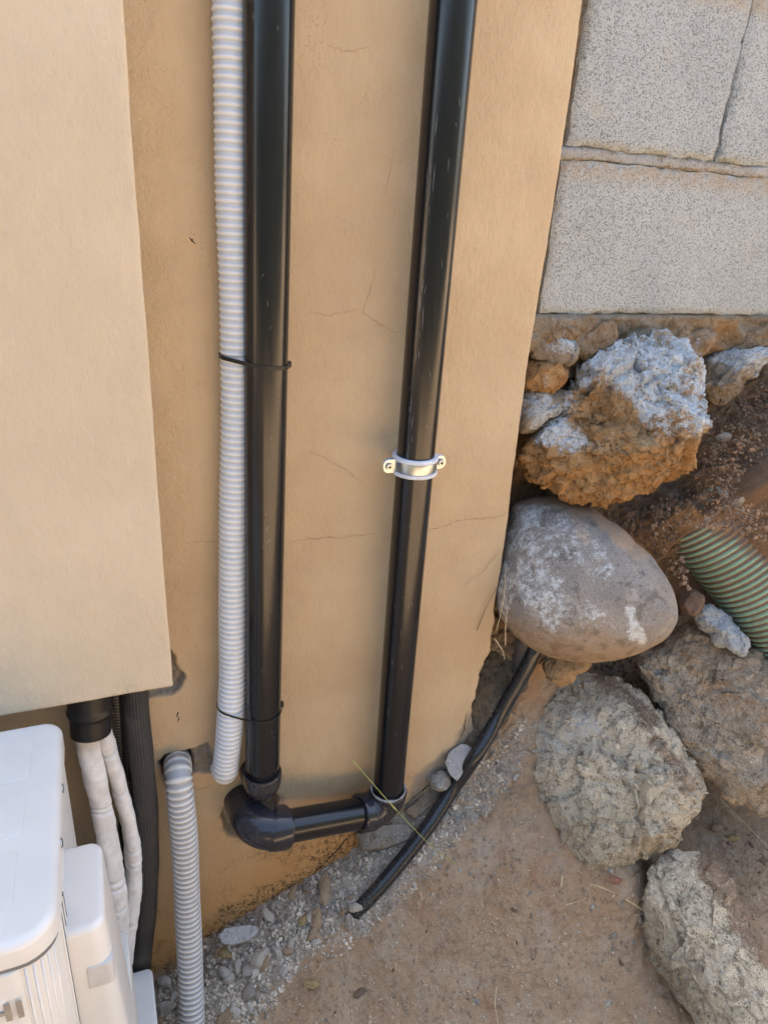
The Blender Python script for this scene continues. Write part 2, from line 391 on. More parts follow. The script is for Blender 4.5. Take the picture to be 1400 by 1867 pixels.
rough = ss(x_, .13, .085)*ss(z_, .5, .75)*(.4+.6*ss(fbm(P3, 14, 3, 8), -.3, .3))
y_ += rough*ridge(P3, 75, 4, 6)*-.0011
y_ += ss(z_, 0, .0)*0
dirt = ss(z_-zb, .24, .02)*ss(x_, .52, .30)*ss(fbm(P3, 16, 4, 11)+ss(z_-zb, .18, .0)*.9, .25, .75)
tint = ss(z_-zb+fbm(P3, 9, 3, 15)*.05, .30, .02)*ss(x_, .50, .36)*.9  # orange tint, stronger towards the wall foot

gpoly = wallpoly([(730, 1480), (760, 1420), (800, 1385), (835, 1345), (860, 1300), (875, 1400), (740, 1520)])
grey = np.clip(ss(sdf(x_, z_, gpoly)+fbm(P3, 40, 3, 12)*.012, -.010, .006)*.85, 0, 1)
grey = np.maximum(grey, np.maximum(ss(s1, -.003, .002), np.maximum(ss(s2, -.004, .002), ss(s3, -.002, .002))))
grey = np.maximum(grey, .7*ss(sdf(x_, z_, H2), -.012, -.002)*ss(fbm(P3, 60, 3, 14), -.1, .4))
nr, nc = X.shape; V = np.stack([x_, y_, z_], 1).reshape(nr, nc, 3)
# rounded arris, return face and back
last = V[:, -1]; ext = []
for a in np.linspace(0, 90, 5)[1:]:
    e = last.copy(); e[:, 0] += .004*math.sin(rad(a)); e[:, 1] += .004*(1-math.cos(rad(a))); ext.append(e)
for d in (.012, .03, .25):
    e = ext[3].copy(); e[:, 1] += d; e[:, 0] += fbm(e, 60, 3, 5)*.003*(d < .2); ext.append(e)
e = ext[-1].copy(); e[:, 0] = -4; ext.append(e)
V = np.concatenate([V]+[e[:, None] for e in ext], 1); k = len(ext)
ex = lambda A, v=None: np.concatenate([A.reshape(nr, nc)]+[(A.reshape(nr, nc)[:, -1:] if v is None else np.full((nr, 1), v))]*k, 1)
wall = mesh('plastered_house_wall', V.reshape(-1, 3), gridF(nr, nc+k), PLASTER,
            attrs={'tint': ex(tint), 'dirt': ex(dirt), 'grey': ex(grey), 'rough': ex(rough)})
tag(wall, 'beige plastered house wall with fine cracks behind the black pipes', 'wall')

def ribbon(pts, w, mat, Y=-.0006, seed=0, jit=.0016):
    P = np.array([aty(a, b, 0) for a, b in pts]); P = resamp(P, max(6, int(np.sum(np.linalg.norm(np.diff(P, axis=0), axis=1))/.0035)))
    rng = np.random.RandomState(seed); P[:, 0] += rng.randn(len(P))*jit*.6; P[:, 2] += rng.randn(len(P))*jit*.6
    W_ = w*(.35+.9*rng.rand(len(P)))*np.sin(np.linspace(.15, math.pi-.15, len(P)))**.5
    T = np.gradient(P, axis=0); T /= np.linalg.norm(T, axis=1)[:, None]; Nn = np.cross(T, [0, 1, 0])
    base = fbm(P*np.array([1, 0, 1]), 6, 3, 1)*.0022 + fbm(P*np.array([1, 0, 1]), 45, 3, 2)*.0006
    P[:, 1] = base+Y; A = P+Nn*W_[:, None]/2; B = P-Nn*W_[:, None]/2
    Vv = np.stack([A, B], 1).reshape(-1, 3); i = np.arange(len(P)-1)*2
    return Vv, np.stack([i, i+1, i+3, i+2], 1)
def ribbons(name, L, mat, parent):
    Vs, Fs, o = [], [], 0
    for i, (pts, w) in enumerate(L):
        v, f = ribbon(pts, w, mat, seed=i+3); Vs.append(v); Fs.append(f+o); o += len(v)
    return mesh(name, np.vstack(Vs), np.vstack(Fs), mat, parent)
ribbons('hairline_crack', [([(527, 990), (560, 982), (620, 980), (690, 972)], .0008), ([(350, 988), (396, 987)], .0007),
        ([(768, 970), (800, 962), (840, 948), (900, 942), (924, 936)], .0008), ([(690, 478), (672, 530), (660, 572), (700, 596), (735, 608)], .0007),
        ([(560, 570), (600, 574), (655, 562)], .0006), ([(560, 820), (620, 850), (665, 882)], .0006), ([(598, 86), (640, 96), (672, 84)], .0005),
        ([(866, 1060), (885, 1035), (905, 1012)], .0006), ([(700, 360), (712, 310), (718, 270)], .0005),
        ([(352, 1180), (360, 1178)], .001), ([(340, 1432), (365, 1440), (385, 1432)], .0014)], CRACK, wall)
ribbons('open_crack', [([(652, 1512), (630, 1530), (605, 1560), (585, 1578), (568, 1596)], .0042), ([(325, 1296), (323, 1303), (327, 1310), (325, 1315)], .0026),
        ([(735, 1470), (760, 1448), (785, 1428), (800, 1412)], .004), ([(346, 434), (352, 440), (356, 446)], .0014), ([(850, 1300), (846, 1330), (835, 1352)], .002)], DARKC, wall)

# ------------------------------------------------------------------ projecting chase (boxed cover) at left
YB = -.09; c1 = aty(213, 0, YB); c2 = aty(311, 1250, YB); zbx = c2[2]
xz = nonuni([(-1.2, -.25, 8), (-.25, .0475, 90)]); zz = nonuni([(zbx, 1.5, 260), (1.5, 5.6, 14)])
X, Z = np.meshgrid(xz, zz); Pp = np.stack([X.ravel(), 0*X.ravel(), Z.ravel()], 1)
wob = fbm(np.stack([0*Z.ravel(), 0*Z.ravel(), Z.ravel()], 1), 8, 4, 31)*.0015
Pp[:, 1] = YB + fbm(Pp, 5, 3, 33)*.0012; Pp[:, 0] += wob*ss(Pp[:, 0], -.1, .04); Pp[:, 0] += ss(Pp[:, 2], 1.3, .62)*.0025*ss(Pp[:, 0], -.1, .04)
Pp[:, 2] += fbm(Pp*np.array([1, 0, 0]), 12, 4, 34)*.0016*ss(Pp[:, 2], .7, .63)
nr, nc = X.shape; V = Pp.reshape(nr, nc, 3)
def roundc(V, axis):
    ext = []
    for a in (30, 60, 90):
        e = V[:, -1].copy() if axis == 0 else V[0].copy()
        if axis == 0: e[:, 0] += .003*math.sin(rad(a))
        else: e[:, 2] -= .003*math.sin(rad(a))
        e[:, 1] += .003*(1-math.cos(rad(a))); ext.append(e)
    e = ext[-1].copy(); e[:, 1] = .004; ext.append(e); return ext
V = np.concatenate([V]+[e[:, None] for e in roundc(V, 0)], 1)
V = np.concatenate([e[None] for e in roundc(V, 1)[::-1]]+[V], 0)
nr, nc = V.shape[:2]; Pf = V.reshape(-1, 3)
ch = mesh('pipe_cover_box', Pf, gridF(nr, nc), CHASE,
          attrs={'dirt': ss(Pf[:, 2], .66, .62)*.35*ss(fbm(Pf, 12, 3, 2), -.2, .4), 'grey': 0*Pf[:, 0]+ .35*ss(Pf[:, 2], .70, .63)*ss(Pf[:, 0], -.05, -.12)*ss(fbm(Pf, 20, 4, 5), -.1, .3), 'rough': 0*Pf[:, 0]})
tag(ch, 'pale beige plastered boxed cover projecting from the wall above the white unit', 'pipe cover')

# ------------------------------------------------------------------ ground (floor of the pit and bank under the block wall)
CTRL = [(300, 1850, -.07), (400, 1867, -.12), (700, 1860, -.21), (1000, 1860, -.30), (1200, 1860, -.365), (1390, 1860, -.43),
        (640, 1670, -.085), (900, 1650, -.165), (1130, 1580, -.20), (1000, 1400, -.035), (880, 1300, .04), (970, 1180, .03), (900, 1200, .05),
        (1065, 1050, .07), (1100, 900, .08), (1170, 960, .11), (1235, 1010, .07), (1225, 935, .03), (1330, 925, -.03), (1390, 955, -.07), (1390, 740, .02), (1300, 760, .045), (1380, 1180, -.07),
        (1250, 1250, .0), (1390, 1250, -.04), (1130, 1400, .02), (1300, 1450, -.10), (1370, 1560, -.22), (1290, 1700, -.29), (1390, 1700, -.335), (780, 1470, -.015), (860, 1420, -.005),
        (1245, 1075, .05), (1320, 1330, -.03), (1000, 700, .07), (1200, 640, .07), (1390, 620, .07), (1000, 900, .09), (940, 1000, .08)]
CP = [aty(a, b, Y) for a, b, Y in CTRL]
CP += [np.array(p) for p in [(-.3, 0, -.05), (-.008, 0, -.03), (.13, 0, .035), (.28, 0, .10), (.44, 0, .19), (.545, 0, .29), (-.3, .3, -.04), (.2, .3, .06), (.0, .5, .0), (.4, .3, .2),
       (-.7, -.1, -.05), (-.7, -.6, -.05), (0, -.6, -.04), (.5, -.7, -.03), (1, -.9, -.02), (0, -1.1, -.04), (.8, -1.3, -.04), (-.7, -1.1, -.05), (1.8, -1.1, -.03), (2.4, -1.0, .0),
       (2.4, -.4, .25), (2.4, .0, .7), (1.7, .03, .85), (2.2, .05, .9), (1.6, -.1, .55), (1.7, -.4, .2), (1.4, -.55, .06), (-.7, .4, -.04)]]
CP = np.array(CP); K = math.sqrt(.5)
cu, cv, chh = CP[:, 0], (CP[:, 1]+CP[:, 2])*K, (CP[:, 2]-CP[:, 1])*K
def tpsk(r2): return .5*r2*np.log(r2+1e-12)
n_ = len(CP); r2 = (cu[:, None]-cu)**2+(cv[:, None]-cv)**2
A_ = np.zeros((n_+3, n_+3)); A_[:n_, :n_] = tpsk(r2)+np.eye(n_)*2e-4; A_[:n_, n_:] = np.stack([np.ones(n_), cu, cv], 1); A_[n_:, :n_] = A_[:n_, n_:].T
wts = np.linalg.solve(A_, np.r_[chh, 0, 0, 0])
MND = np.array([(p[0], (p[1]+p[2])*K) for p in [aty(1250, 922, .03), aty(1300, 930, -.01), aty(1350, 945, -.04), aty(1400, 975, -.08), aty(1460, 1010, -.11)]])
def gh(u, v):
    u = np.asarray(u, float).ravel(); v = np.asarray(v, float).ravel(); r = wts[n_]+wts[n_+1]*u+wts[n_+2]*v
    for i in range(n_): r = r+wts[i]*tpsk((u-cu[i])**2+(v-cv[i])**2)
    P = np.stack([u, v, 0*u], 1)
    x, y, z = u, (v-r)*K, (v+r)*K
    r = r + .070*ss(pld(u, v, MND)+.012*fbm(P, 30, 3, 79), .085, .025)
    heap = ss(pld(x, y, [(-.1, -.02), (.28, -.02), (.5, -.02), (.62, .0)]), .10, .0)
    bank = ss(z, .35, .6)
    mnd = ss(pld(u, v, MND), .13, .03)
    Pw = P+np.stack([fbm(P, 60, 2, 90+k) for k in range(3)], 1)*.004; cl_ = .55+1.0*bank+.9*heap+1.3*mnd
    r = r + fac(Pw, 85, 95, .22)*cl_ + fac(Pw, 38, 96, .20)*cl_*.8 + fac(Pw, 190, 97, .30)*(.35+cl_)
    r = r + fbm(P, 5, 3, 71)*.010 + fbm(P, 22, 4, 72)*.0045*(1+1.9*bank) + ridge(P, 60, 3, 73)*.0022*(1+2.6*bank+1.8*heap) + fbm(P, 150, 3, 75)*.0016*(1+1.4*bank+heap) - .004*(bank+.5*heap)*ss(cell(P, 60, 78)[1]-cell(P, 60, 78)[0], .28, .0)
    r = r + heap*(ridge(P, 28, 3, 76)*.004)
    return r
def gw(u, v):
    h = gh(u, v); return np.stack([np.ravel(u), (np.ravel(v)-h)*K, (np.ravel(v)+h)*K], 1)
def gpt(px, py):
    """the point of the ground surface met by the sight line through a spot of the photo (many at once)"""
    px = np.atleast_1d(px).astype(float); py = np.atleast_1d(py).astype(float)
    D = FW + ((px-700)/FPX)[:, None]*RT - ((py-933.5)/FPX)[:, None]*UP
    nrm = np.array([0, -K, K]); t = np.full(len(px), 1.2)
    for _ in range(14):
        P = CAM+t[:, None]*D; h = gh(P[:, 0], (P[:, 1]+P[:, 2])*K); err = P@nrm-h; t = t-.8*err/(D@nrm)
    return CAM+t[:, None]*D
def gnormal(P):
    u = P[:, 0]; v = (P[:, 1]+P[:, 2])*K; e = .004
    a = gw(u+e, v)-gw(u-e, v); b = gw(u, v+e)-gw(u, v-e); n = np.cross(a, b); return n/np.linalg.norm(n, axis=1)[:, None]
us = nonuni([(-.7, -.15, 20), (-.15, 1.45, 560), (1.45, 2.4, 40)]); vs = nonuni([(-.85, -.35, 30), (-.35, .74, 380), (.74, .85, 6)])
Ug, Vg = np.meshgrid(us, vs); G = gw(Ug, Vg); gx, gy, gz = G.T
sel = (gx < np.interp(gz, rz, rx, left=.55)-.004) & (gz > np.interp(gx, BX, BZ)+.02) & (gy < .03) & (gy > -.06) & (gx > .35)
G[sel, 1] = .03
cpx, cpy = toc(G)
lime = ss(pld(cpx, cpy, [(250, 1900), (330, 1840), (470, 1740), (560, 1660), (640, 1600), (740, 1510), (850, 1410)]), 130, 15)
lime = np.maximum(lime, .75*ss(pld(cpx, cpy, [(650, 1680), (720, 1600), (800, 1520), (900, 1420), (960, 1330)]), 70, 10))
lime = np.maximum(lime, .55*ss(pld(cpx, cpy, [(880, 1180), (900, 1300), (880, 1380)]), 50, 20))
lime = np.maximum(lime, .5*ss(pld(cpx, cpy, [(1270, 870), (1200, 930)]), 40, 5)); lime = np.maximum(lime, .9*ss(pld(cpx, cpy, [(1270, 1110), (1330, 1160), (1390, 1230)]), 30, 8))
lime *= .88; damp_dark = ss(gz, .42, .62); damp_dark = np.maximum(damp_dark, .75*ss(pld(cpx, cpy, [(1240, 930), (1300, 930), (1350, 950), (1420, 990)]), 60, 20)); damp_dark = np.maximum(damp_dark, .9*ss(pld(cpx, cpy, [(1420, 850), (1410, 930)]), 80, 30)); damp_dark = np.maximum(damp_dark*.8, .9*ss(pld(cpx, cpy, [(1000, 900), (1150, 930), (1240, 1000), (1260, 1100)]), 90, 30))  # humid brown bank soil; darker tone too in the hollow beside the boulder
ground = mesh('ground', G, gridF(*Ug.shape), EARTH, attrs={'lime': lime, 'damp_dark': damp_dark}); ground['kind'] = 'structure'
yard = m_simple('sunlit_dry_earth', (.52, .36, .21), .95, .18, 6, .004)
Sx = nonuni([(-60, -4, 8), (-4, 6, 20), (6, 60, 8)]); Sy = nonuni([(-60, -6, 8), (-6, .2, 16)]); X, Y = np.meshgrid(Sx, Sy)
Zy = -.075+0*X; Pyd = np.stack([X.ravel(), Y.ravel(), Zy.ravel()], 1); yd = mesh('yard_ground', Pyd, gridF(*X.shape), yard); yd['kind'] = 'structure'

# added hedge behind the camera, out of view, to darken reflections in the pipes
HG = m_simple('added_hedge_leaves', (.04, .05, .036), .8, .5, 30, .02)
Xh, Zh = np.meshgrid(np.linspace(-9, 9, 240), np.linspace(0, 1, 60)); aa = Zh*math.pi
Ph = np.stack([Xh.ravel(), (-4.3-.55*np.sign(np.cos(aa))*np.abs(np.cos(aa))**.4*-1).ravel(), (-.1+2.7*np.sin(aa)**.45).ravel()], 1)
Ph += np.stack([fbm(Ph, 3, 4, k)*.16 for k in (1, 2, 3)], 1); hd_ = mesh('added_hedge', Ph, gridF(*Xh.shape), HG, smooth=False); tag(hd_, 'added unseen dark hedge across the yard, darkening the pipe reflections', 'hedge')

# ------------------------------------------------------------------ block wall
bw = empty('concrete_block_wall', (.57, .13, .9)); tag(bw, 'grey aerated concrete block wall standing on the stone footing', 'wall')
bz0 = aty(985, 572, .03)[2]; bz1 = aty(1035, 289, .03)[2]; bzt = aty(1035, 265, .03)[2]
bxl = aty(985, 572, .03)[0]; bxu = aty(1310, 290, .03)[0]
hB = bz1-bz0; jt = bzt-bz1
Vs, Fs, As, off = [], [], [], 0
def block(x0, x1, z0, z1, seed, Y0=.03):
    """one block: front face grid with worn arrises"""
    global off
    nx = max(4, int((x1-x0)/.006)); nz = max(4, int((z1-z0)/.006)); fine = x0 < 1.35 and z0 < 1.7
    if not fine: nx, nz = 8, 6
    X, Z = np.meshgrid(np.linspace(0, 1, nx), np.linspace(0, 1, nz)); xx = x0+X*(x1-x0); zz = z0+Z*(z1-z0)
    P = np.stack([xx.ravel(), 0*xx.ravel(), zz.ravel()], 1)
    ed = np.minimum(np.minimum(P[:, 0]-x0, x1-P[:, 0]), np.minimum(P[:, 2]-z0, z1-P[:, 2]))
    y = Y0+fbm(P, 7, 3, seed)*.0012+ridge(P, 90, 2, seed+1)*.0006
    y += ss(ed, .007+0*ed, .0)*(.0035+.004*ss(fbm(P, 40, 3, seed+3), 0, .5))
    P[:, 0] += (ed <= 1e-6)*fbm(P, 45, 3, seed+5)*.003; P[:, 2] += (ed <= 1e-6)*fbm(P, 45, 3, seed+6)*.003; P[:, 1] = y
    V = P.reshape(nz, nx, 3); ring = np.concatenate([V[0], V[1:, -1], V[-1, -2::-1], V[-2:0:-1, 0]])
    b = ring.copy(); b[:, 1] = Y0+.19; n0 = nx*nz; m = len(ring)
    idx = np.arange(n0).reshape(nz, nx); ri = np.concatenate([idx[0], idx[1:, -1], idx[-1, -2::-1], idx[-2:0:-1, 0]])
    F = gridF(nz, nx); j = np.arange(m); F2 = np.stack([ri, n0+j, n0+(j+1) % m, ri[(j+1) % m]], 1)
    # a mid ring so that the sides shade flat
    Vs.append(np.vstack([P, b])); Fs.append(np.vstack([F, F2])+off)
    st = np.r_[ss(z1-P[:, 2], .035, .0)*.8*(x0 > .5), np.full(m, .9)]; As.append(st); off += n0+m
zrow = bz0; row = 0
while zrow < 1.95:
    x = bxl if row % 2 == 0 else bxu-.50
    if row == 0: x = bxl
    while x < 4.2:
        x0 = max(x, bxl+ (row == 1)*.004); x1 = x+.50
        if x1-x0 > .05: block(x0, x1-.003, zrow, zrow+hB, row*50+int(x*10), .03 + random.uniform(-.001, .0015))
        x += .50
    zrow += hB+jt; row += 1
mesh('block_courses', np.vstack(Vs)-np.array([.57, .13, .9]), np.vstack(Fs), BLOCK, bw, {'tint': np.concatenate(As)}, auto=50)
# mortar: joints (set back behind the block faces, squeezed out in lumps) and the footing bed
X, Z = np.meshgrid(nonuni([(.50, 1.45, 260), (1.45, 4.2, 30)]), nonuni([(aty(1000, 655, .04)[2]-.03, bz0+2*(hB+jt)+.06, 190), (bz0+2*(hB+jt)+.06, bz0+5*(hB+jt)-.01, 16)]))
P = np.stack([X.ravel(), 0*X.ravel(), Z.ravel()], 1); y = .041+fbm(P, 30, 4, 41)*.004+ridge(P, 90, 3, 42)*.0012
jz = (bz1+bzt)/2
y -= ss(np.abs(P[:, 2]-jz+fbm(P, 9, 3, 55)*.004), jt*.75, jt*.35)*(.009+.003*fbm(P, 60, 3, 44))*ss(P[:, 0], .56, .60)
below = bz0-P[:, 2]; y -= ss(below, -.002, .004)*(.010+.020*fbm(P, 16, 4, 45)+.007*ridge(P, 38, 4, 46)); y += ss(below, .05, .075)*.03
y = np.where(P[:, 0] < .575, np.maximum(y, .034), y)
P[:, 1] = y; wt_ = .45*ss(fbm(P, 22, 4, 47), .0, .5)+.75*ss(np.abs(P[:, 2]-jz), jt, .0)
mesh('mortar_bed', P-np.array([.57, .13, .9]), gridF(*X.shape), MORTAR, bw,
     {'white': wt_, 'warm': .8*ss(fbm(P, 10, 3, 48), -.3, .3)*ss(below, -.01, .01), 'soil': .25*ss(below, .02, .06)})

# ------------------------------------------------------------------ pipes on the wall
YP = -.045; RP = .025
p1a = aty(491, 0, YP); p1b = aty(480, 1400, YP); p2a = aty(826, 0, YP); p2b = aty(708, 1425, YP)
dp = empty('drain_pipe', (p2b[0], YP, p2b[2])); tag(dp, 'black plastic drain pipe with two long uprights joined by a low elbowed run', 'drain pipe')
O = np.array(dp.location)
def line(a, b, n): return np.linspace(a, b, n)
def up(a, b, f): return a+(a-b)*f
cA = aty(479, 1438, YP); top1 = up(p1a, p1b, .7); top2 = up(p2a, p2b, .7)
dustf = lambda s0, k: (lambda S, TH: k*ss(S, s0-.05, s0)*0+k*.0*S)
up1 = tube('upright_pipe', line(top1, cA+np.array([0, 0, .028]), 60)-O, RP, PVC, dp, 48, {'dust': lambda S, TH: 0*S})
# horizontal run
cB = aty(466, 1517, -.076); cC = aty(697, 1476, YP); cC[0] = p2b[0]+.001
up2 = tube('upright_pipe', line(top2, cC+np.array([0, 0, .03]), 60)-O, RP, PVC, dp, 48, {'dust': lambda S, TH: 0*S})
hd = (cC-cB)/np.linalg.norm(cC-cB)
tube('cross_pipe', line(cB+hd*.03, cC-hd*.03, 30)-O, RP, PVC, dp, 48, {'dust': lambda S, TH: .9*ss(S, .0, .12)*ss(np.cos(TH-math.pi/2), .25, .9)})
def elbow(p0, c, p1, R, r, dust=0):
    """bend with a socket collar at each open end"""
    F = fillet(p0, c, p1, R, 16); P = resamp(np.array(F), 70); L = np.r_[0, np.cumsum(np.linalg.norm(np.diff(P, axis=0), axis=1))]; T = L[-1]
    rr = np.full(len(P), r)
    rr -= .0016*ss(L, .022, .0255)*ss(T-L, .022, .0255)
    e = np.minimum(L, T-L); rr -= .0011*ss(e, .0022, 0)
    # a recessed mouth at both ends
    Pm = np.vstack([P[0], P, P[-1]]); 
    return tube('elbow', np.vstack([P[0]+(P[1]-P[0])*.01, P, P[-1]+(P[-2]-P[-1])*.01])-O, np.r_[RP*.9, rr, RP*.9], PVCF, dp, 48,
                {'dust': lambda S, TH: dust*ss(S, T, T*.4)}, cap=False, auto=50)
elbow(cA+np.array([0, 0, .036]), cA, cA+np.array([0, .07, -.002]), .026, .0285, .15)
hole2 = np.array([cB[0]-.004, .03, cB[2]-.010])
elbow(hole2, cB, cB+hd*.050, .034, .0330, .1)
elbow(cC-hd*.056, cC, cC+np.array([0, 0, .044]), .032, .0312, .1)
SCR = m_simple('scuffed_plastic', (.20, .20, .20), .7, .5, 400, 0)
def scuffs(name, a, b, items):
    """fine scratches lying on the round surface of a pipe: (t along, angle, length, turn, width)"""
    Vs, Fs, o_ = [], [], 0; dz = (b-a); Ln = np.linalg.norm(dz); dz = dz/Ln; ex_ = np.array([1., 0, 0]); ex_ -= dz*(ex_@dz); ex_ /= np.linalg.norm(ex_); ey_ = np.cross(dz, ex_)
    for t0, an, ln, tw, w in items:
        n = 7
        for i in range(n):
            q = i/(n-1); th = rad(an)+tw*q; ww = w*math.sin(math.pi*(q*.9+.05)); dirv = np.cos(th)*ex_+np.sin(th)*ey_; tg = -np.sin(th)*ex_+np.cos(th)*ey_
            p = a+dz*(t0+ln*q)+dirv*(RP+.00015); Vs += [p-tg*ww/2, p+tg*ww/2]
        Fs += [(o_+2*i, o_+2*i+1, o_+2*i+3, o_+2*i+2) for i in range(n-1)]; o_ += 2*n
    me = bpy.data.meshes.new('scuffs'); me.from_pydata((np.array(Vs)-O).tolist(), [], Fs); bm = bmesh.new(); bm.from_mesh(name.data); n0 = len(bm.faces); bm.from_mesh(me)
    bm.faces.ensure_lookup_table(); name.data.materials.append(SCR)
    for f in bm.faces[n0:]: f.material_index = 1
    bm.to_mesh(name.data); bm.free(); bpy.data.meshes.remove(me)
rs_ = np.random.RandomState(12); it1 = []; it2 = []
vdir = math.degrees(math.atan2(-1, -.2))
for k in range(26): it1.append((rs_.uniform(.0, 1.0), 270+rs_.uniform(-60, 50), rs_.uniform(.002, .010), rs_.uniform(-.12, .12), rs_.uniform(.0002, .0005)))
for k in range(30): it2.append((rs_.uniform(.0, 1.0), 270+rs_.uniform(-65, 40), rs_.uniform(.003, .016), rs_.uniform(-.08, .08), rs_.uniform(.0002, .0005)))
for k in range(22): it2.append((rs_.uniform(.55, .95), 222+rs_.uniform(-8, 12), rs_.uniform(.006, .03), rs_.uniform(-.03, .03), rs_.uniform(.0003, .0006)))
it1 += [(.40, 258, .014, .22, .0008), (.385, 262, .010, .2, .0008), (.372, 266, .008, .18, .0007)]
dn1 = cA+np.array([0, 0, .04]); dn2 = cC+np.array([0, 0, .06]); scuffs(up1, dn1, top1, it1); scuffs(up2, dn2, top2, it2)
# glue and mortar squeezed out round the right-hand socket
gl = []
for ang in np.linspace(0, 2*math.pi, 40, endpoint=False): gl.append(cC+np.array([math.cos(ang)*.0280, math.sin(ang)*.0280, .0445]))
gl = np.array(gl+[gl[0]]); 
tube('glue_bead', gl-O, lambda S, TH: .0018+.0011*np.sin(S*190)*np.sin(S*77+1), m_simple('dusty_glue', (.30, .29, .28), .8, .3, 300), dp, 8, cap=False)

# ------------------------------------------------------------------ corrugated conduits
def conduit(name, pts, r, pitch, mat, n_per=9, amp=.0016, seg=36, parent=None):
    L = np.sum(np.linalg.norm(np.diff(np.array(pts), axis=0), axis=1)); n = int(L/pitch*n_per)
    P = crom(pts, n)
    prof = lambda S, TH: np.exp(-(((S/pitch+TH/(2*math.pi)*.0) % 1-.5)/.23)**2)
    return tube(name, P, lambda S, TH: r-amp+amp*prof(S, TH)+.0003*np.sin(S*37), mat, parent, seg, {'rib': lambda S, TH: ss(prof(S, TH), .25, .8)})
CW = m_conduit('pale_grey_conduit', (.74, .73, .69), (.52, .57, .63), .10)
RC = .019; YC = -.022
def lx(px, py, r, Y): p = aty(px, py, Y).copy(); p[0] += r*1.04; return p
hp = [lx(385, 0, RC, YC), lx(387, 130, RC, YC), lx(390, 300, RC, YC), lx(396, 480, RC, YC), lx(401, 650, RC, YC), lx(401, 800, RC, YC), lx(398, 1000, RC, YC-.003),
      lx(398, 1150, RC, YC-.006), lx(398, 1250, RC, YC-.008), lx(394, 1330, RC, YC-.010), lx(388, 1390, RC, YC-.008)]
hp = [up(hp[0], hp[1], k)+np.array([0, 0, .0]) for k in (3.5, 1.6)]+hp
e = hp[-1]; hp += [e+np.array([-.001, .006, -.026]), e+np.array([-.0, .030, -.043]), e+np.array([.0, .07, -.048])]
c = conduit('corrugated_conduit', hp, RC+.0005, .0080, CW); tag(c, 'long pale grey corrugated conduit strapped along the left black pipe', 'conduit')
CG = m_conduit('dusty_grey_conduit', (.66, .63, .57), (.34, .345, .35), .35)
qp = [aty(326, 1375, .055), aty(324, 1388, .015), aty(325, 1400, -.02), aty(328, 1440, -.043), aty(337, 1540, -.055), aty(342, 1650, -.068), aty(347, 1760, -.09), aty(350, 1867, -.12), aty(351, 1940, -.145)]
c = conduit('corrugated_conduit', qp, .0198, .0092, CG, amp=.0019); tag(c, 'shorter dusty grey corrugated conduit coming out of a hole low in the wall', 'conduit')

# ------------------------------------------------------------------ cable ties
def tie(pts_hose, pts_pipe, zl, zr, wdt, label, droop=0):
    """strap round two round bodies: outline of their hull, tilted"""
    (hx, hy, hr), (qx, qy, qr) = pts_hose, pts_pipe
    ang = np.linspace(0, 2*math.pi, 120, endpoint=False); allp = [(hx+hr*math.cos(a), hy+hr*math.sin(a)) for a in ang]+[(qx+qr*math.cos(a), qy+qr*math.sin(a)) for a in ang]
    ps = sorted(set(allp))
    def half(ps):
        o = []
        for p in ps:
            while len(o) > 1 and (o[-1][0]-o[-2][0])*(p[1]-o[-2][1])-(o[-1][1]-o[-2][1])*(p[0]-o[-2][0]) <= 0: o.pop()
            o.append(p)
        return o
    hull = half(ps)[:-1]+half(ps[::-1])[:-1]; H = np.array([(a, b, 0) for a, b in hull+[hull[0]]]); H = resamp(H, 120)
    t = (H[:, 0]-(hx-hr))/((qx+qr)-(hx-hr)); H[:, 2] = zl+(zr-zl)*t+droop*np.sin(t*math.pi)*(H[:, 1] < (hy+qy)/2)
    o0 = np.array([qx, qy, zr]); T = np.gradient(H, axis=0); T /= np.linalg.norm(T, axis=1)[:, None]; Nn = np.cross(T, [0, 0, 1.]); Nn /= np.linalg.norm(Nn, axis=1)[:, None]
    out = []
    for a, b in ((.0002, wdt/2), (.0014, wdt/2), (.0014, -wdt/2), (.0002, -wdt/2)): out.append(H+Nn*a+np.array([0, 0, b]))
    V = np.stack(out, 1).reshape(-1, 3)-o0; n = len(H); i = np.arange(n-1)[:, None]*4; j = np.arange(4)[None]; j2 = (j+1) % 4
    F = np.stack([i+j, i+j2, i+4+j2, i+4+j], -1).reshape(-1, 4)
    t_ = empty('cable_tie', o0); mesh('strap', V, F, BLACK, t_, smooth=False)
    box('tie_head', (qr-.001, -.001, -.0035), (qr+.0045, .006, .0035), BLACK, t_, .0006)
    tag(t_, label, 'cable tie'); return t_
def xat(px, py, Y): return aty(px, py, Y)
za = aty(402, 652, YC)[2]; zb_ = aty(530, 667, YP)[2]
p1x = lambda z: np.interp(z, [p1b[2], p1a[2]], [p1b[0], p1a[0]])
tie((lx(401, 650, RC, YC)[0], YC, RC+.0004), (p1x(zb_), YP, RP), za+.002, zb_+.0015, .0045, 'upper black cable tie strapping the conduit to the pipe high on the wall')
za = aty(400, 1292, YC-.008)[2]; zb_ = aty(512, 1290, YP)[2]
tie((lx(397, 1290, RC, YC-.008)[0], YC-.008, RC+.0004), (p1x(zb_), YP, RP), za+.004, zb_+.004, .0028, 'lower thin cable tie around conduit and pipe just above the elbow', -.006)

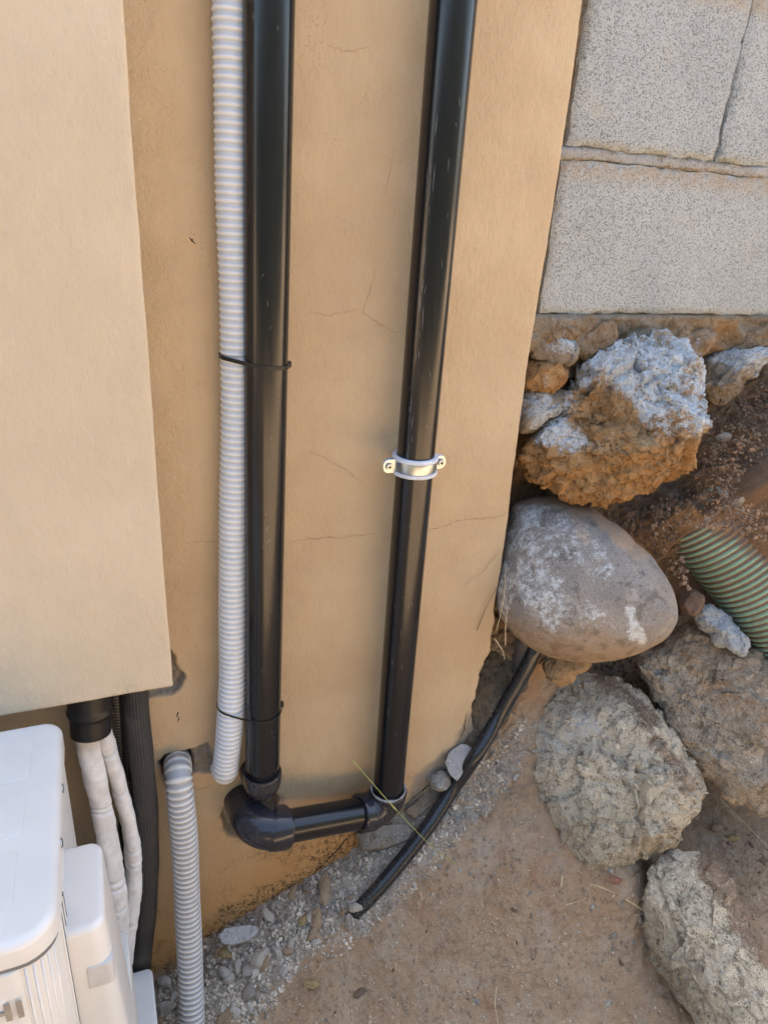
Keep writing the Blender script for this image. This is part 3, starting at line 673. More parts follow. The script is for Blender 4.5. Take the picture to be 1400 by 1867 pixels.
# ------------------------------------------------------------------ pipe clamp
kc = aty(751, 845, YP); t = (kc[2]-p2b[2])/(p2a[2]-p2b[2]); kx = p2b[0]+(p2a[0]-p2b[0])*t; kc = np.array([kx, YP, kc[2]])
cl = empty('pipe_clamp', kc); tag(cl, 'shiny zinc pipe clamp with grey rubber lining holding the right upright pipe', 'pipe clamp')
def ringprof(name, prof, mat, a0, a1, n=64, par=cl):
    """revolve a closed (r, z) profile about z between two angles"""
    prof = np.array(prof); m = len(prof); A = np.linspace(a0, a1, n); full = abs(a1-a0-2*math.pi) < 1e-6
    V = np.array([[(r*math.cos(a), r*math.sin(a), z) for r, z in prof] for a in A]).reshape(-1, 3)
    F = [(i*m+j, i*m+(j+1) % m, (i+1)*m+(j+1) % m, (i+1)*m+j) for i in range(n-1) for j in range(m)]
    if not full: F += [tuple(range(m-1, -1, -1)), tuple((n-1)*m+j for j in range(m))]
    return mesh(name, V, F, mat, par, auto=30)
ringprof('rubber_lining', [(.0252, -.0125), (.0295, -.0125), (.0305, -.0115), (.0305, -.0075), (.0275, -.0070), (.0275, .0070), (.0305, .0075), (.0305, .0115), (.0295, .0125), (.0252, .0125)], RUBL, 0, 2*math.pi, 72)
ringprof('band', [(.0277, -.0066), (.0293, -.0066), (.0296, -.004), (.0296, .004), (.0293, .0066), (.0277, .0066)], ZINC, rad(185), rad(355), 60)
ringprof('band', [(.0277, -.0066), (.0293, -.0066), (.0296, -.004), (.0296, .004), (.0293, .0066), (.0277, .0066)], ZINC, rad(5), rad(175), 60)
def ear(sx, w, dy, rot):
    bm = bmesh.new(); pts = []
    for a in np.linspace(-90, 90, 13): pts.append((w-.008+.008*math.cos(rad(a)), .0095*math.sin(rad(a))))
    pts += [(0, .0095), (0, -.0095)]; vs = [bm.verts.new((sx*(.029+p[0]), dy, p[1])) for p in pts]; f = bm.faces.new(vs)
    r = bmesh.ops.extrude_face_region(bm, geom=[f]); 
    for v in r['geom']:
        if isinstance(v, bmesh.types.BMVert): v.co.y += .0018
    bmesh.ops.bevel(bm, geom=[e for e in bm.edges if abs(e.verts[0].co.y-e.verts[1].co.y) < 1e-6], offset=.0004, segments=1, affect='EDGES')
    return bmo('ear', bm, ZINC, cl, 30)
ear(-1, .018, -.0045, 0); ear(-1, .0165, .0005, 0); ear(1, .0155, -.0035, 0); ear(1, .0155, .001, 0)
for sx, d, yy in ((-1, .0385, -.0045), (1, .0365, -.0035)):
    bm = bmesh.new(); bmesh.ops.create_cone(bm, cap_ends=True, segments=24, radius1=.0052, radius2=.0042, depth=.0036)
    for v in bm.verts: v.co = Vector((v.co.x, -v.co.z, v.co.y)) + Vector((sx*d, yy-.0018, 0))
    bmesh.ops.bevel(bm, geom=bm.edges[:], offset=.0006, segments=2, affect='EDGES')
    s_ = bmo('screw', bm, ZINC, cl, 40)
    for ax in (0, 1):
        bm = bmesh.new(); bmesh.ops.create_cube(bm, size=1)
        for v in bm.verts: v.co = Vector((v.co.x*(.005 if ax else .0011), v.co.y*.0006, v.co.z*(.0011 if ax else .005))) + Vector((sx*d, yy-.00385-.0001*ax, 0))
        bmo('cross_slot', bm, BLACK, s_, 0)
tube('wall_stud', line(np.array([0, .028, 0]), np.array([0, .055, 0]), 6), .004, ZINC, cl, 16)

# ------------------------------------------------------------------ lines coming out under the cover
SLV = m_simple('black_rubber', (.011, .0105, .010), .38, .2, 60)
a = aty(163, 1235, -.055); b = aty(166, 1333, -.060)
rs = .0265
sv = tube('rubber_sleeve', resamp(np.array([a, b]), 60), lambda S, TH: rs+.002*ss(S, .048, .046)*0+.0016*np.exp(-((S-.046)/.004)**2)-.002*ss(S, .049, .053)+.0006*np.sin(TH*3), SLV, None, 40, auto=None)
tag(sv, 'short black rubber sleeve under the cover box with two white lines leaving it', 'sleeve')
WT = m_simple('white_tape', (.68, .655, .62), .5, .10, 70, .0012, dirt=.4, dirtc=(.30, .22, .16))
def wrapped(pts, r, label, seed):
    P = crom(pts, 260)
    def rf(S, TH):
        Q = np.stack([np.cos(TH).ravel()*.4, np.sin(TH).ravel()*.4, S.ravel()*30], 1)
        crease = 0
        rng = np.random.RandomState(seed)
        for s0 in rng.uniform(.05, S.max(), 8): crease = crease+.0028*ss(np.abs(S-s0-.004*np.cos(TH)), .0035, 0)
        return r*(1+.16*np.cos(2*TH+S*4))+fbm(Q, 1.3, 3, seed).reshape(S.shape)*.0022-crease
    o = tube('insulated_line', P, rf, WT, None, 32); tag(o, label, 'insulated pipe'); return o
wrapped([aty(155, 1310, -.062), aty(158, 1345, -.062), aty(170, 1400, -.064), aty(185, 1470, -.068), aty(200, 1550, -.075), aty(212, 1620, -.08), aty(219, 1700, -.082), aty(222, 1800, -.082)], .0125,
        'white taped insulated line nearest the outdoor unit', 5)
wrapped([aty(180, 1305, -.05), aty(192, 1345, -.05), aty(208, 1400, -.048), aty(228, 1470, -.05), aty(240, 1530, -.055), aty(244, 1590, -.06), aty(238, 1660, -.068), aty(230, 1720, -.075), aty(221, 1790, -.08)], .0122,
        'white taped insulated line bowing out beside the thick black hose', 11)
WV = m_weave('ribbed_black_rubber', (.055, .05, .048))
o = tube('drain_hose', crom([aty(244, 1215, -.028), aty(247, 1265, -.03), aty(254, 1340, -.034), aty(263, 1430, -.038), aty(269, 1520, -.042), aty(268, 1620, -.046), aty(262, 1700, -.05), aty(254, 1775, -.055), aty(248, 1830, -.06)], 240),
         lambda S, TH: .0165+.0004*np.sin(S*60), WV, None, 40); tag(o, 'thick black ribbed hose curving down in front of the wall', 'hose')
SPR = m_conduit('spiral_steel', (.15, .13, .11), (.02, .018, .017), .2)
o = conduit('flexible_metal_conduit', [aty(206, 1225, -.012), aty(214, 1275, -.014), aty(222, 1350, -.015), aty(233, 1430, -.016), aty(238, 1520, -.018), aty(240, 1600, -.02), aty(240, 1750, -.03)], .0095, .0048, SPR, 8, .0008, 24)
tag(o, 'thin dark spiral metal conduit between the rubber sleeve and thick hose', 'conduit')
o = tube('black_cable', crom([aty(228, 1225, -.022), aty(230, 1300, -.02), aty(232, 1420, -.016), aty(226, 1520, -.012), aty(215, 1600, -.014), aty(212, 1760, -.02)], 80), .009, BLACK, None, 20)
tag(o, 'smooth black cable hanging behind the two white taped lines', 'cable')

# ------------------------------------------------------------------ outdoor unit
ENA = NT('white_enamel', .33, .5); g = ENA.noise(500, 3, .7); 
ENA.col(ENA.mix(ENA.mr(g, .70, .76, 0, .5), ENA.mix(ENA.mr(ENA.noise(9, 4), .4, .7), (.66, .64, .60), (.61, .595, .56)), (.25, .2, .15)))
ENA.nrm(ENA.bump(ENA.noise(30, 2), .0004, .3)); ENA = ENA.m
GRY = m_simple('grey_plastic_edge', (.16, .17, .18), .5, .1)
ZT = .612; YBk, YFt, XR = -.102, -.384, -.0745; XL = XR-.78
ou = empty('outdoor_unit', ((XL+XR)/2, (YBk+YFt)/2, .02)); tag(ou, 'white air conditioner outdoor unit partly in view under the cover box', 'air conditioner')
OO = np.array(ou.location)
def rbox(name, lo, hi, rc, bt, mat, parent=ou, o0=OO, segc=8, inset=None):
    """box with vertical corners rounded by rc and top edge rounded by bt"""
    (x0, y0, z0), (x1, y1, z1) = lo, hi; R = rc if isinstance(rc, (list, tuple)) else [rc]*4
    def loop(d):
        out = []
        for (cx, cy, sx, sy, a0), r in zip(((x1, y1, -1, -1, 0), (x0, y1, 1, -1, 90), (x0, y0, 1, 1, 180), (x1, y0, -1, 1, 270)), R):
            r_ = max(r, .0005)
            for a in np.linspace(a0, a0+90, segc):
                rr = max(r_-d, .0002); out.append((cx+sx*r_+rr*math.cos(rad(a)) if r_ > d else cx+sx*d+.0002*math.cos(rad(a)), cy+sy*r_+rr*math.sin(rad(a)) if r_ > d else cy+sy*d+.0002*math.sin(rad(a))))
        return out
    rings = [(0, z0)]+[(bt*(1-math.cos(rad(a))), z1-bt+bt*math.sin(rad(a))) for a in np.linspace(0, 90, 7)]
    V = []; 
    for d, z in rings: V += [(p[0], p[1], z) for p in loop(d)]
    m = 4*segc; F = [(i*m+j, i*m+(j+1) % m, (i+1)*m+(j+1) % m, (i+1)*m+j) for i in range(len(rings)-1) for j in range(m)]
    F += [tuple(range(m-1, -1, -1)), tuple((len(rings)-1)*m+j for j in range(m))]
    return mesh(name, np.array(V)-o0, F, mat, parent, auto=30)
rbox('cabinet', (XL+.004, YFt+.004, .06), (XR-.003, YBk-.002, ZT-.020), [.02, .02, .03, .03], .002, ENA)
tp = rbox('top_panel', (XL, YFt-.002, ZT-.026), (XR, YBk, ZT), [.022, .022, .034, .034], .009, ENA)
# pressed ribs of the top panel
def pressed(x0, x1, y0, y1, h=.0016):
    bm = bmesh.new(); bmesh.ops.create_grid(bm, x_segments=1, y_segments=1, size=.5)
    for v in bm.verts: v.co = Vector((x0+(v.co.x+.5)*(x1-x0), y0+(v.co.y+.5)*(y1-y0), ZT-.0002))-Vector(OO)
    f = bm.faces[:]; bmesh.ops.bevel(bm, geom=bm.verts[:], offset=.012, segments=5, affect='VERTICES')
    f = bm.faces[:]; r = bmesh.ops.inset_region(bm, faces=f, thickness=.003, depth=h); r2 = bmesh.ops.inset_region(bm, faces=bm.faces[:1], thickness=.001, depth=0)
    return bmo('pressed_panel', bm, ENA, tp, None)
for q0, q1, qx_ in ((1345, 1420, 57), (1437, 1525, 45), (1548, 1655, 28)):
    pp = rbox('pressed_panel', (XL+.09, atz(qx_, q1, ZT)[1], ZT-.001), (atz(qx_, (q0+q1)/2, ZT)[0], atz(qx_, q0, ZT)[1], ZT+.0010), .009, .0009, ENA, tp, OO)
# dark gap under the lid, screws, front corner grooves
rbox('lid_gap', (XL+.006, YFt+.0025, ZT-.036), (XR-.0028, YBk-.006, ZT-.0255), [.02, .02, .03, .03], .0004, GRY)
for px, py in ((122, 1437), (112, 1538)):
    p = atz(px, py, ZT-.014); bm = bmesh.new(); bmesh.ops.create_uvsphere(bm, u_segments=16, v_segments=8, radius=.0052)
    for v in bm.verts: v.co = Vector((v.co.x*.35+XR+.0002, v.co.y+p[1], v.co.z+ZT-.013))-Vector(OO)
    s_ = bmo('side_screw', bm, ZINC, ou)
for k in range(6):
    box('corner_groove', (XR-.0035+.0002*k, YFt+.040+k*.0052, .07), (XR-.0012+.0003*k, YFt+.0425+k*.0052, ZT-.034), GRY if k % 2 else ENA, None, .0006, 1).location = -Vector(OO)
for o_ in [o for o in bpy.data.objects if o.name.startswith('corner_groove')]: o_.parent = ou
for k in range(5):
    a_ = rad(-84+k*13); cx0, cy0 = XR-.033, YFt+.034
    p_ = np.array([cx0+.0292*math.cos(a_), cy0+.0292*math.sin(a_), 0]); tube('corner_rib', line(p_+np.array([0, 0, .08]), p_+np.array([0, 0, ZT-.040]), 6)-OO, .0014, ENA, ou, 8)
# side terminal cover with grip recess
TX1 = -.0405; ty1, ty0 = -.232, -.338
tc = rbox('terminal_cover', (XR-.01, ty0, .12), (TX1, ty1, .545), [.014, .002, .002, .016], .007, ENA, segc=8)
def taper(o, z_top, z_bot, k):
    for v in o.data.vertices:
        z = v.co.z+OO[2]; t = min(1, max(0, (z_top-z)/(z_top-z_bot)))
        if v.co.x+OO[0] > XR: v.co.x += k*t
taper(tc, .533, .12, .020)
rbox('grip_edge', (TX1-.022, ty0-.0015, .462), (TX1+.0025, ty0+.020, .492), [.001, .001, .001, .006], .001, m_simple('grip_shadow', (.50, .49, .47), .4, .05), tc, OO)
rbox('valve_cover', (XR-.01, ty0+.012, .075), (TX1+.012, YBk-.06, .30), [.01, .002, .002, .01], .004, ENA, ou)
# front panel frame and lettering
YFF = YFt+.0005
rbox('front_panel', (XL+.02, YFF, .08), (XR-.030, YFt+.02, ZT-.036), [.004, .004, .012, .012], .004, ENA)
box('badge_panel', (XL+.3, YFF-.0007, .455), (XR-.048, YFF+.004, .545), ENA, None, .0015).location = -Vector(OO)
bpy.data.objects['badge_panel'].parent = ou
la = aty(42, 1819, YFF-.002); lb = aty(44, 1852, YFF-.002)
tc_ = bpy.data.curves.new('lettering', 'FONT'); tc_.body = 'HITACHI'; tc_.size = (la[2]-lb[2])/.80; tc_.extrude = .0003; tc_.offset = .0009; tc_.align_x = 'RIGHT'; tc_.space_character = 1.12
to = bpy.data.objects.new('lettering_tmp', tc_); COL.objects.link(to)
dg = bpy.context.evaluated_depsgraph_get(); mt = bpy.data.meshes.new_from_object(to.evaluated_get(dg)); bpy.data.objects.remove(to)
lo_ = bpy.data.objects.new('lettering', mt); COL.objects.link(lo_); mt.materials.clear(); mt.materials.append(m_simple('letter_grey', (.30, .26, .21), .5, .1, bump=0))
lo_.rotation_euler = (rad(90), 0, 0); lo_.parent = ou; lo_.location = Vector((la[0], YFF-.0021, lb[2]))-Vector(OO)
# foot plate of the support
fa = atz(288, 1785, .085)
ft = rbox('mounting_plate', (XR-.02, -.36, .060), (-.0045, -.073, .085), [.010, .002, .002, .010], .003, ENA)
cz = rbox('support_block', (XL+.05, -.35, -.08), (XR-.03, -.12, .0595), .004, .002, m_simple('dark_support', (.10, .09, .08), .8), None, np.zeros(3))
tag(cz, 'dark support slab under the white outdoor unit', 'support')

# ------------------------------------------------------------------ rocks
def ico(sub):
    bm = bmesh.new(); bmesh.ops.create_icosphere(bm, subdivisions=sub, radius=1)
    V = np.array([v.co[:] for v in bm.verts]); F = np.array([[v.index for v in f.verts] for f in bm.faces]); bm.free(); return V, F
ICO = {}
def getico(s):
    if s not in ICO: ICO[s] = ico(s)
    return ICO[s][0].copy(), ICO[s][1]
def rock(name, label, cat, outline, Y, df, db, mat, seed=1, sub=7, facets=14, amp=.004, pw=.75, rid=.0, disp=None, masks=None, group=None, nrm=None, cut=(.72, .96), smoothk=110, tilt=(0, 0)):
    pl = np.array([ray(a, b) for a, b in outline])
    c0 = ray(*np.mean(outline, axis=0)); C0 = CAM+(Y-CAM[1])/c0[1]*c0
    nv = nrm if nrm is not None else (CAM-C0); nv = np.array(nv, float); nv /= np.linalg.norm(nv)
    t = ((C0-CAM)@nv)/(pl@nv); P = CAM+t[:, None]*pl
    ax = np.cross([0, 0, 1.], nv); ax /= np.linalg.norm(ax); ay = np.cross(nv, ax)
    a2 = (P-C0)@ax; b2 = (P-C0)@ay
    ph = np.arctan2(b2, a2); r = np.hypot(a2, b2); o = np.argsort(ph); ph = ph[o]; r = r[o]
    ph = np.r_[ph[-3:]-2*math.pi, ph, ph[:3]+2*math.pi]; r = np.r_[r[-3:], r, r[:3]]
    fi = np.linspace(-math.pi, math.pi, 721); rr = np.interp(fi, ph, r); kk = np.ones(7)/7; rr = np.convolve(np.r_[rr[-4:-1], rr, rr[1:4]], kk, 'valid')
    S, F = getico(sub); rng = np.random.RandomState(seed)
    # facets
    K_ = np.full(len(S), 1e9); acc = np.exp(-smoothk*np.ones(len(S)))
    for i in range(facets):
        d = rng.randn(3); d[2] = abs(d[2])*1.2; d /= np.linalg.norm(d); h = rng.uniform(*cut); q = S@d
        acc += np.where(q > .05, np.exp(-smoothk*np.clip(h/np.maximum(q, .05), 0, 3)), 0)
    fr = -np.log(acc)/smoothk; S = S*np.minimum(fr, 1.02)[:, None]
    ro = np.hypot(S[:, 0], S[:, 1]); an = np.arctan2(S[:, 1], S[:, 0]); R = np.interp(an, fi, rr)
    rp = np.clip(ro, 0, 1.1)**pw; c = S[:, 2]
    z = np.where(c > 0, np.sign(c)*np.abs(c)**.85*df, c*db)
    z = z + (np.cos(an)*rp*tilt[0]+np.sin(an)*rp*tilt[1])*df
    X = C0+(rp*R*np.cos(an))[:, None]*ax+(rp*R*np.sin(an))[:, None]*ay+z[:, None]*nv
    # displacement along rough normals
    Nn = (rp*np.cos(an))[:, None]*ax+(rp*np.sin(an))[:, None]*ay+(c*1.0)[:, None]*nv; Nn /= np.linalg.norm(Nn, axis=1)[:, None]+1e-9
    d = fbm(X, 12, 3, seed)*amp*1.6+fbm(X, 38, 4, seed+1)*amp+ridge(X, 110, 3, seed+2)*amp*.22
    d += -amp*.55*ss(.30-cell(X, 75, seed)[0], 0, .22)*ss(fbm(X, 16, 2, seed+7), -.2, .3) if facets else 0
    if facets:
        Xw = X+np.stack([fbm(X, 26, 3, seed+40+k) for k in range(3)], 1)*.010; q = amp/.006*min(1, rr.mean()/.09)
        d += fac(Xw, 15, seed+50, .26*q)+fac(Xw, 40, seed+60, .34*q)+fac(Xw, 95, seed+70, .28*q)
    if 0: d += amp*.5*(cell(X+fbm(X, 30, 3, 1)[:, None]*.010, 26, seed+9)[2]-.5)*2.2 + ridge(X, 150, 3, seed+5)*amp*.22 - amp*.55*ss(cell(X+fbm(X, 25, 3, 2)[:, None]*.02, 9, seed+19)[1]-cell(X+fbm(X, 25, 3, 2)[:, None]*.02, 9, seed+19)[0], .09, 0)
    if rid: d += ridge(X, 17, 4, seed+3)*rid*1.25
    if disp: d += disp(X, Nn)
    X = X+Nn*d[:, None]; o = C0.copy(); o[2] = X[:, 2].min()
    cx, cy = toc(X); A = {'white': 0*cx, 'soil': 0*cx, 'warm': 0*cx}
    if masks: A.update({k: np.broadcast_to(v, cx.shape) for k, v in masks(X, Nn, cx, cy).items()})
    ob = mesh(name, X-o, F, mat, attrs=A); ob.location = [float(v) for v in o]; tag(ob, label, cat, group); return ob

MR_ORG = m_rock('ochre_limestone', (.50, .35, .19), (.40, .26, .14), (.18, .11, .065), 34, white=(.66, .68, .68), warm=(.50, .26, .09), pits=.6, bump=.004)
MR_BLD = m_rock('grey_brown_cobble', (.30, .262, .22), (.245, .22, .195), (.125, .108, .09), 26, white=(.58, .58, .56), soil=(.34, .23, .14), warm=(.36, .235, .13), pits=.15, bump=.0012, rough=.75)
MR_GRY = m_rock('pale_grey_limestone', (.78, .645, .45), (.70, .585, .42), (.24, .185, .125), 38, white=(.72, .67, .58), warm=(.40, .31, .19), pits=.7, bump=.0035)
MR_SLB = m_rock('brown_grey_limestone', (.62, .515, .38), (.52, .435, .325), (.15, .12, .088), 36, white=(.62, .58, .50), soil=(.30, .20, .125), pits=.6, bump=.0035)
MR_MOR = m_rock('rough_mortar_lump', (.38, .34, .28), (.33, .28, .21), (.18, .145, .10), 48, white=(.60, .62, .62), warm=(.42, .24, .10), bump=.0035)
MR_RED = m_rock('reddish_stone', (.24, .16, .115), (.20, .13, .09), (.11, .07, .05), 60)

def wm(k, f=18, s=1): return lambda X: k*ss(fbm(X, f, 4, s), -.15, .35)
def big_masks(X, N, cx, cy):
    topside = ss(cy, 845, 780)+0*cx; edge = fbm(X, 20, 4, 91)
    lowb = np.interp(cx, [940, 1000, 1060, 1100, 1180, 1260, 1290], [790, 815, 830, 820, 820, 800, 790])
    w = ss(lowb-cy+edge*60, -15, 25)
    ochre = ss(sdf(cx, cy, [(1035, 715), (1100, 700), (1150, 760), (1200, 800), (1140, 830), (1080, 800), (1050, 770)])+edge*30, -25, 15)
    w = w*(.95-.85*ochre)+.0; w = w*(.55+.45*ss(fbm(X, 30, 4, 92), -.35, .15))
    return {'white': w*.98, 'warm': np.maximum(ss(cy-lowb, -20, 15)*.9, ochre*.6), 'soil': .15*(1-w)}
def bigcr(X):
    cx, cy = toc(X); j_ = fbm(X, 60, 3, 8)*9
    r_ = -.010*ss(pld(cx, cy, [(1004, 768), (1040, 735), (1062, 722), (1090, 705)])+j_, 8, 0)-.010*ss(pld(cx, cy, [(1175, 700), (1200, 690), (1222, 702)])+j_, 10, 0)
    return r_-.007*ss(pld(cx, cy, [(1030, 895), (1045, 880), (1068, 888)])+j_, 7, 0)-.006*ss(pld(cx, cy, [(1130, 850), (1170, 835), (1210, 842)])+j_, 9, 0)-.008*ss(pld(cx, cy, [(1090, 745), (1120, 768), (1165, 775)])+j_, 14, 0)
big = rock('limestone_rock', 'large ochre rock crusted with white lime below the block wall', 'rock',
     [(944, 822), (950, 795), (985, 765), (1015, 735), (1038, 700), (1050, 665), (1080, 638), (1110, 622), (1150, 612), (1200, 614), (1245, 630), (1262, 680), (1284, 735), (1288, 785), (1266, 828),
      (1262, 862), (1215, 882), (1170, 903), (1140, 916), (1085, 908), (1045, 902), (1000, 880), (962, 858)], .0, .085, .10, MR_ORG, 21, 8, 10, .006, .62, .004,
     disp=lambda X, N: ss(N[:, 2], .1, .6)*ridge(X, 70, 4, 5)*.0034 + bigcr(X), masks=big_masks, tilt=(0, -.25))
rock('mortar_lump', 'pale mortar lump in the corner directly under the blocks', 'mortar lump',
     [(964, 622), (985, 608), (1020, 608), (1046, 625), (1050, 655), (1030, 668), (990, 660), (962, 655)], .04, .035, .05, MR_MOR, 31, 6, 8, .004, .7, masks=lambda X, N, cx, cy: {'white': .8*ss(fbm(X, 30, 3, 4), -.4, .2)*ss(N[:, 2], -.3, .4), 'warm': .3+0*cx})
rock('limestone_rock', 'small orange stone wedged against the house wall corner', 'rock',
     [(958, 662), (990, 652), (1024, 662), (1030, 690), (1012, 712), (975, 716), (952, 700)], .035, .035, .05, MR_ORG, 33, 6, 8, .004, .7, masks=lambda X, N, cx, cy: {'white': .35*ss(fbm(X, 40, 3, 4), 0, .4), 'warm': .9+0*cx})
rock('mortar_lump', 'smeared mortar lump left of the large lime crusted rock', 'mortar lump',
     [(950, 712), (980, 705), (1020, 712), (1042, 722), (1030, 745), (1000, 762), (975, 790), (950, 790), (943, 760)], .03, .03, .05, MR_MOR, 35, 6, 6, .0035, .7, masks=lambda X, N, cx, cy: {'white': .75*ss(fbm(X, 25, 3, 4), -.1, .4), 'warm': .35+0*cx})
rock('limestone_rock', 'mortar smeared stone right of the large lime crusted rock', 'rock',
     [(1262, 668), (1275, 645), (1310, 632), (1350, 635), (1385, 630), (1420, 640), (1392, 668), (1360, 692), (1335, 722), (1305, 738), (1282, 726), (1270, 700)], .03, .045, .06, MR_MOR, 37, 7, 8, .005, .7, .003,
     masks=lambda X, N, cx, cy: {'white': .8*ss(N[:, 2]+fbm(X, 30, 4, 6), -.3, .5), 'warm': .25+0*cx})
for nm, ol, Y_, lb in (('mortar_lump', [(1052, 640), (1060, 615), (1085, 600), (1120, 596), (1122, 614), (1090, 632), (1066, 655)], .035, 'brown mortar lump above the left shoulder of the crusted rock'),
                   ('mortar_lump', [(1185, 612), (1215, 598), (1262, 604), (1300, 612), (1292, 632), (1262, 650), (1240, 640)], .035, 'rough brown mortar lump above the right shoulder of the crusted rock'),
                   ('mortar_lump', [(1295, 632), (1320, 606), (1370, 600), (1420, 604), (1430, 640), (1390, 650), (1340, 645)], .03, 'brown mortar lump at the right edge right under the blocks'),
                   ('mortar_lump', [(968, 600), (985, 590), (1030, 592), (1052, 602), (1045, 618), (1010, 622), (975, 620)], .036, 'orange brown mortar smear under the corner of the lowest block')):
    rock(nm, lb, 'mortar lump', ol, Y_, .022, .05, MR_MOR, int(ol[0][0]), 6, 6, .005, .6, .003, masks=lambda X, N, cx, cy: {'white': .45*ss(fbm(X, 30, 3, 4), -.1, .4), 'warm': .75+0*cx})
def bmask(X, N, cx, cy):
    n1 = fbm(X, 14, 4, 61); n2 = fbm(X, 45, 3, 62)
    w = .62*ss(pld(cx, cy, [(960, 930), (950, 990), (960, 1060), (1000, 1110)])+n1*40, 70, 10)
    w = np.maximum(w, .55*ss(n1+n2*.5, .05, .5)*ss(cy, 1190, 1100)); w = np.maximum(w, .62*ss(pld(cx, cy, [(1145, 1120), (1165, 1160)])+n2*12, 22, 6)*1.2)
    w = np.maximum(w, .45*ss(sdf(cx, cy, [(960, 930), (1060, 930), (1140, 1010), (1120, 1060), (980, 1030)])+n1*40, -30, 20))
    warm = .8*ss(cy+n1*30-.15*(cx-1060), 1120, 1190); so = .75*ss(pld(cx, cy, [(950, 905), (1010, 905), (1070, 925), (1120, 960), (1170, 1005)])+n1*20, 24, 5)
    so = np.maximum(so, .5*ss(pld(cx, cy, [(1045, 930), (1068, 985)]), 26, 6))
    return {'white': w, 'warm': warm, 'soil': so}
rock('boulder', 'big smooth grey brown boulder at the wall corner under the crusted rock', 'boulder',
     [(925, 950), (938, 918), (965, 907), (1010, 904), (1060, 918), (1110, 948), (1160, 992), (1200, 1038), (1227, 1085), (1232, 1125), (1208, 1163), (1160, 1190), (1100, 1203), (1040, 1201), (985, 1186), (940, 1156), (911, 1120), (903, 1078), (912, 1020)],
     -.02, .115, .12, MR_BLD, 41, 7, 0, .0018, .80, masks=bmask, disp=lambda X, N: fbm(X, 9, 2, 4)*.004)
def cmask(X, N, cx, cy):
    n1 = fbm(X, 20, 4, 65)
    return {'white': .42*ss(n1, -.1, .5)*ss(cy, 1420, 1300)+.35*ss(sdf(cx, cy, [(970, 1300), (1060, 1290), (1080, 1330), (1010, 1370), (975, 1360)])+n1*40, -20, 10),
            'warm': .55*ss(cy+n1*60, 1400, 1560), 'soil': .8*ss(pld(cx, cy, [(1100, 1240), (1150, 1270), (1180, 1310)])+n1*30, 45, 10)+.7*ss(pld(cx, cy, [(1200, 1350), (1260, 1430)])+n1*30, 28, 6)}
def cdisp(X, N):
    cx, cy = toc(X); return -.010*ss(pld(cx, cy, [(1160, 1400), (1165, 1440), (1162, 1500), (1150, 1545)]), 7, 0)-.006*ss(pld(cx, cy, [(1155, 1395), (1185, 1430)]), 5, 0)+.008*ss(cx, 1165, 1175)*ss(cx, 1240, 1200)*ss(cy, 1380, 1430)
rock('limestone_rock', 'large pitted pale grey rock in the middle of the rock pile', 'rock',
     [(966, 1262), (1000, 1240), (1055, 1228), (1105, 1232), (1150, 1250), (1195, 1290), (1225, 1340), (1255, 1385), (1290, 1420), (1302, 1445), (1292, 1490), (1260, 1528), (1232, 1552), (1190, 1556), (1140, 1572), (1105, 1592), (1070, 1597), (1035, 1585),
      (1020, 1560), (1018, 1520), (1002, 1485), (982, 1440), (968, 1390), (960, 1330), (959, 1290)], -.10, .075, .10, MR_GRY, 51, 8, 12, .0036, .62, .003, disp=cdisp, masks=cmask)
def smask(X, N, cx, cy):
    n1 = fbm(X, 18, 4, 67); edge = np.interp(cx, [1160, 1230, 1300, 1400, 1460], [1130, 1250, 1330, 1400, 1430])
    return {'soil': .58*ss(edge-cy+n1*70, -20, 40)*ss(cx-.5*(cy-1100), 1150, 1215), 'white': .40*ss(n1, -.2, .5)*ss(edge-cy, 20, -30)+.4*ss(pld(cx, cy, [(1200, 1200), (1230, 1240)])+n1*20, 40, 10), 'warm': .2+0*cx}
rock('limestone_rock', 'long slanting brown slab rock dusted with soil at the right edge', 'rock',
     [(1166, 1192), (1195, 1165), (1222, 1125), (1238, 1098), (1270, 1106), (1300, 1125), (1345, 1165), (1400, 1225), (1450, 1290), (1480, 1370), (1475, 1450), (1440, 1492), (1395, 1492), (1345, 1465), (1300, 1428), (1262, 1385), (1222, 1350), (1202, 1300), (1188, 1255), (1170, 1222)],
     -.10, .07, .10, MR_SLB, 63, 8, 9, .0045, .60, .004, masks=smask)
def lmask(X, N, cx, cy):
    n1 = fbm(X, 18, 4, 68)
    return {'soil': .8*ss(pld(cx, cy, [(1290, 1560), (1340, 1640), (1400, 1740)])+n1*25, 50, 12), 'white': .38*ss(n1, -.2, .5), 'warm': .65*ss(pld(cx, cy, [(1180, 1700), (1240, 1790), (1310, 1870)])+n1*20, 60, 15)}
def ldisp(X, N):
    cx, cy = toc(X); return -.007*ss(pld(cx, cy, [(1230, 1615), (1262, 1622), (1290, 1640), (1330, 1650)]), 9, 0)-.006*ss(pld(cx, cy, [(1195, 1600), (1215, 1660), (1240, 1720)]), 8, 0)-.008*ss(pld(cx, cy, [(1236, 1675), (1244, 1683)]), 6, 0)
rock('limestone_rock', 'half buried pitted rock in the lower right corner', 'rock',
     [(1192, 1590), (1215, 1562), (1255, 1556), (1300, 1572), (1325, 1600), (1340, 1640), (1362, 1700), (1385, 1750), (1412, 1830), (1420, 1900), (1360, 1930), (1300, 1905), (1262, 1850), (1215, 1790), (1180, 1730), (1172, 1690), (1176, 1630)],
     -.335, .05, .12, MR_GRY, 77, 8, 9, .0032, .62, .003, disp=ldisp, masks=lmask)
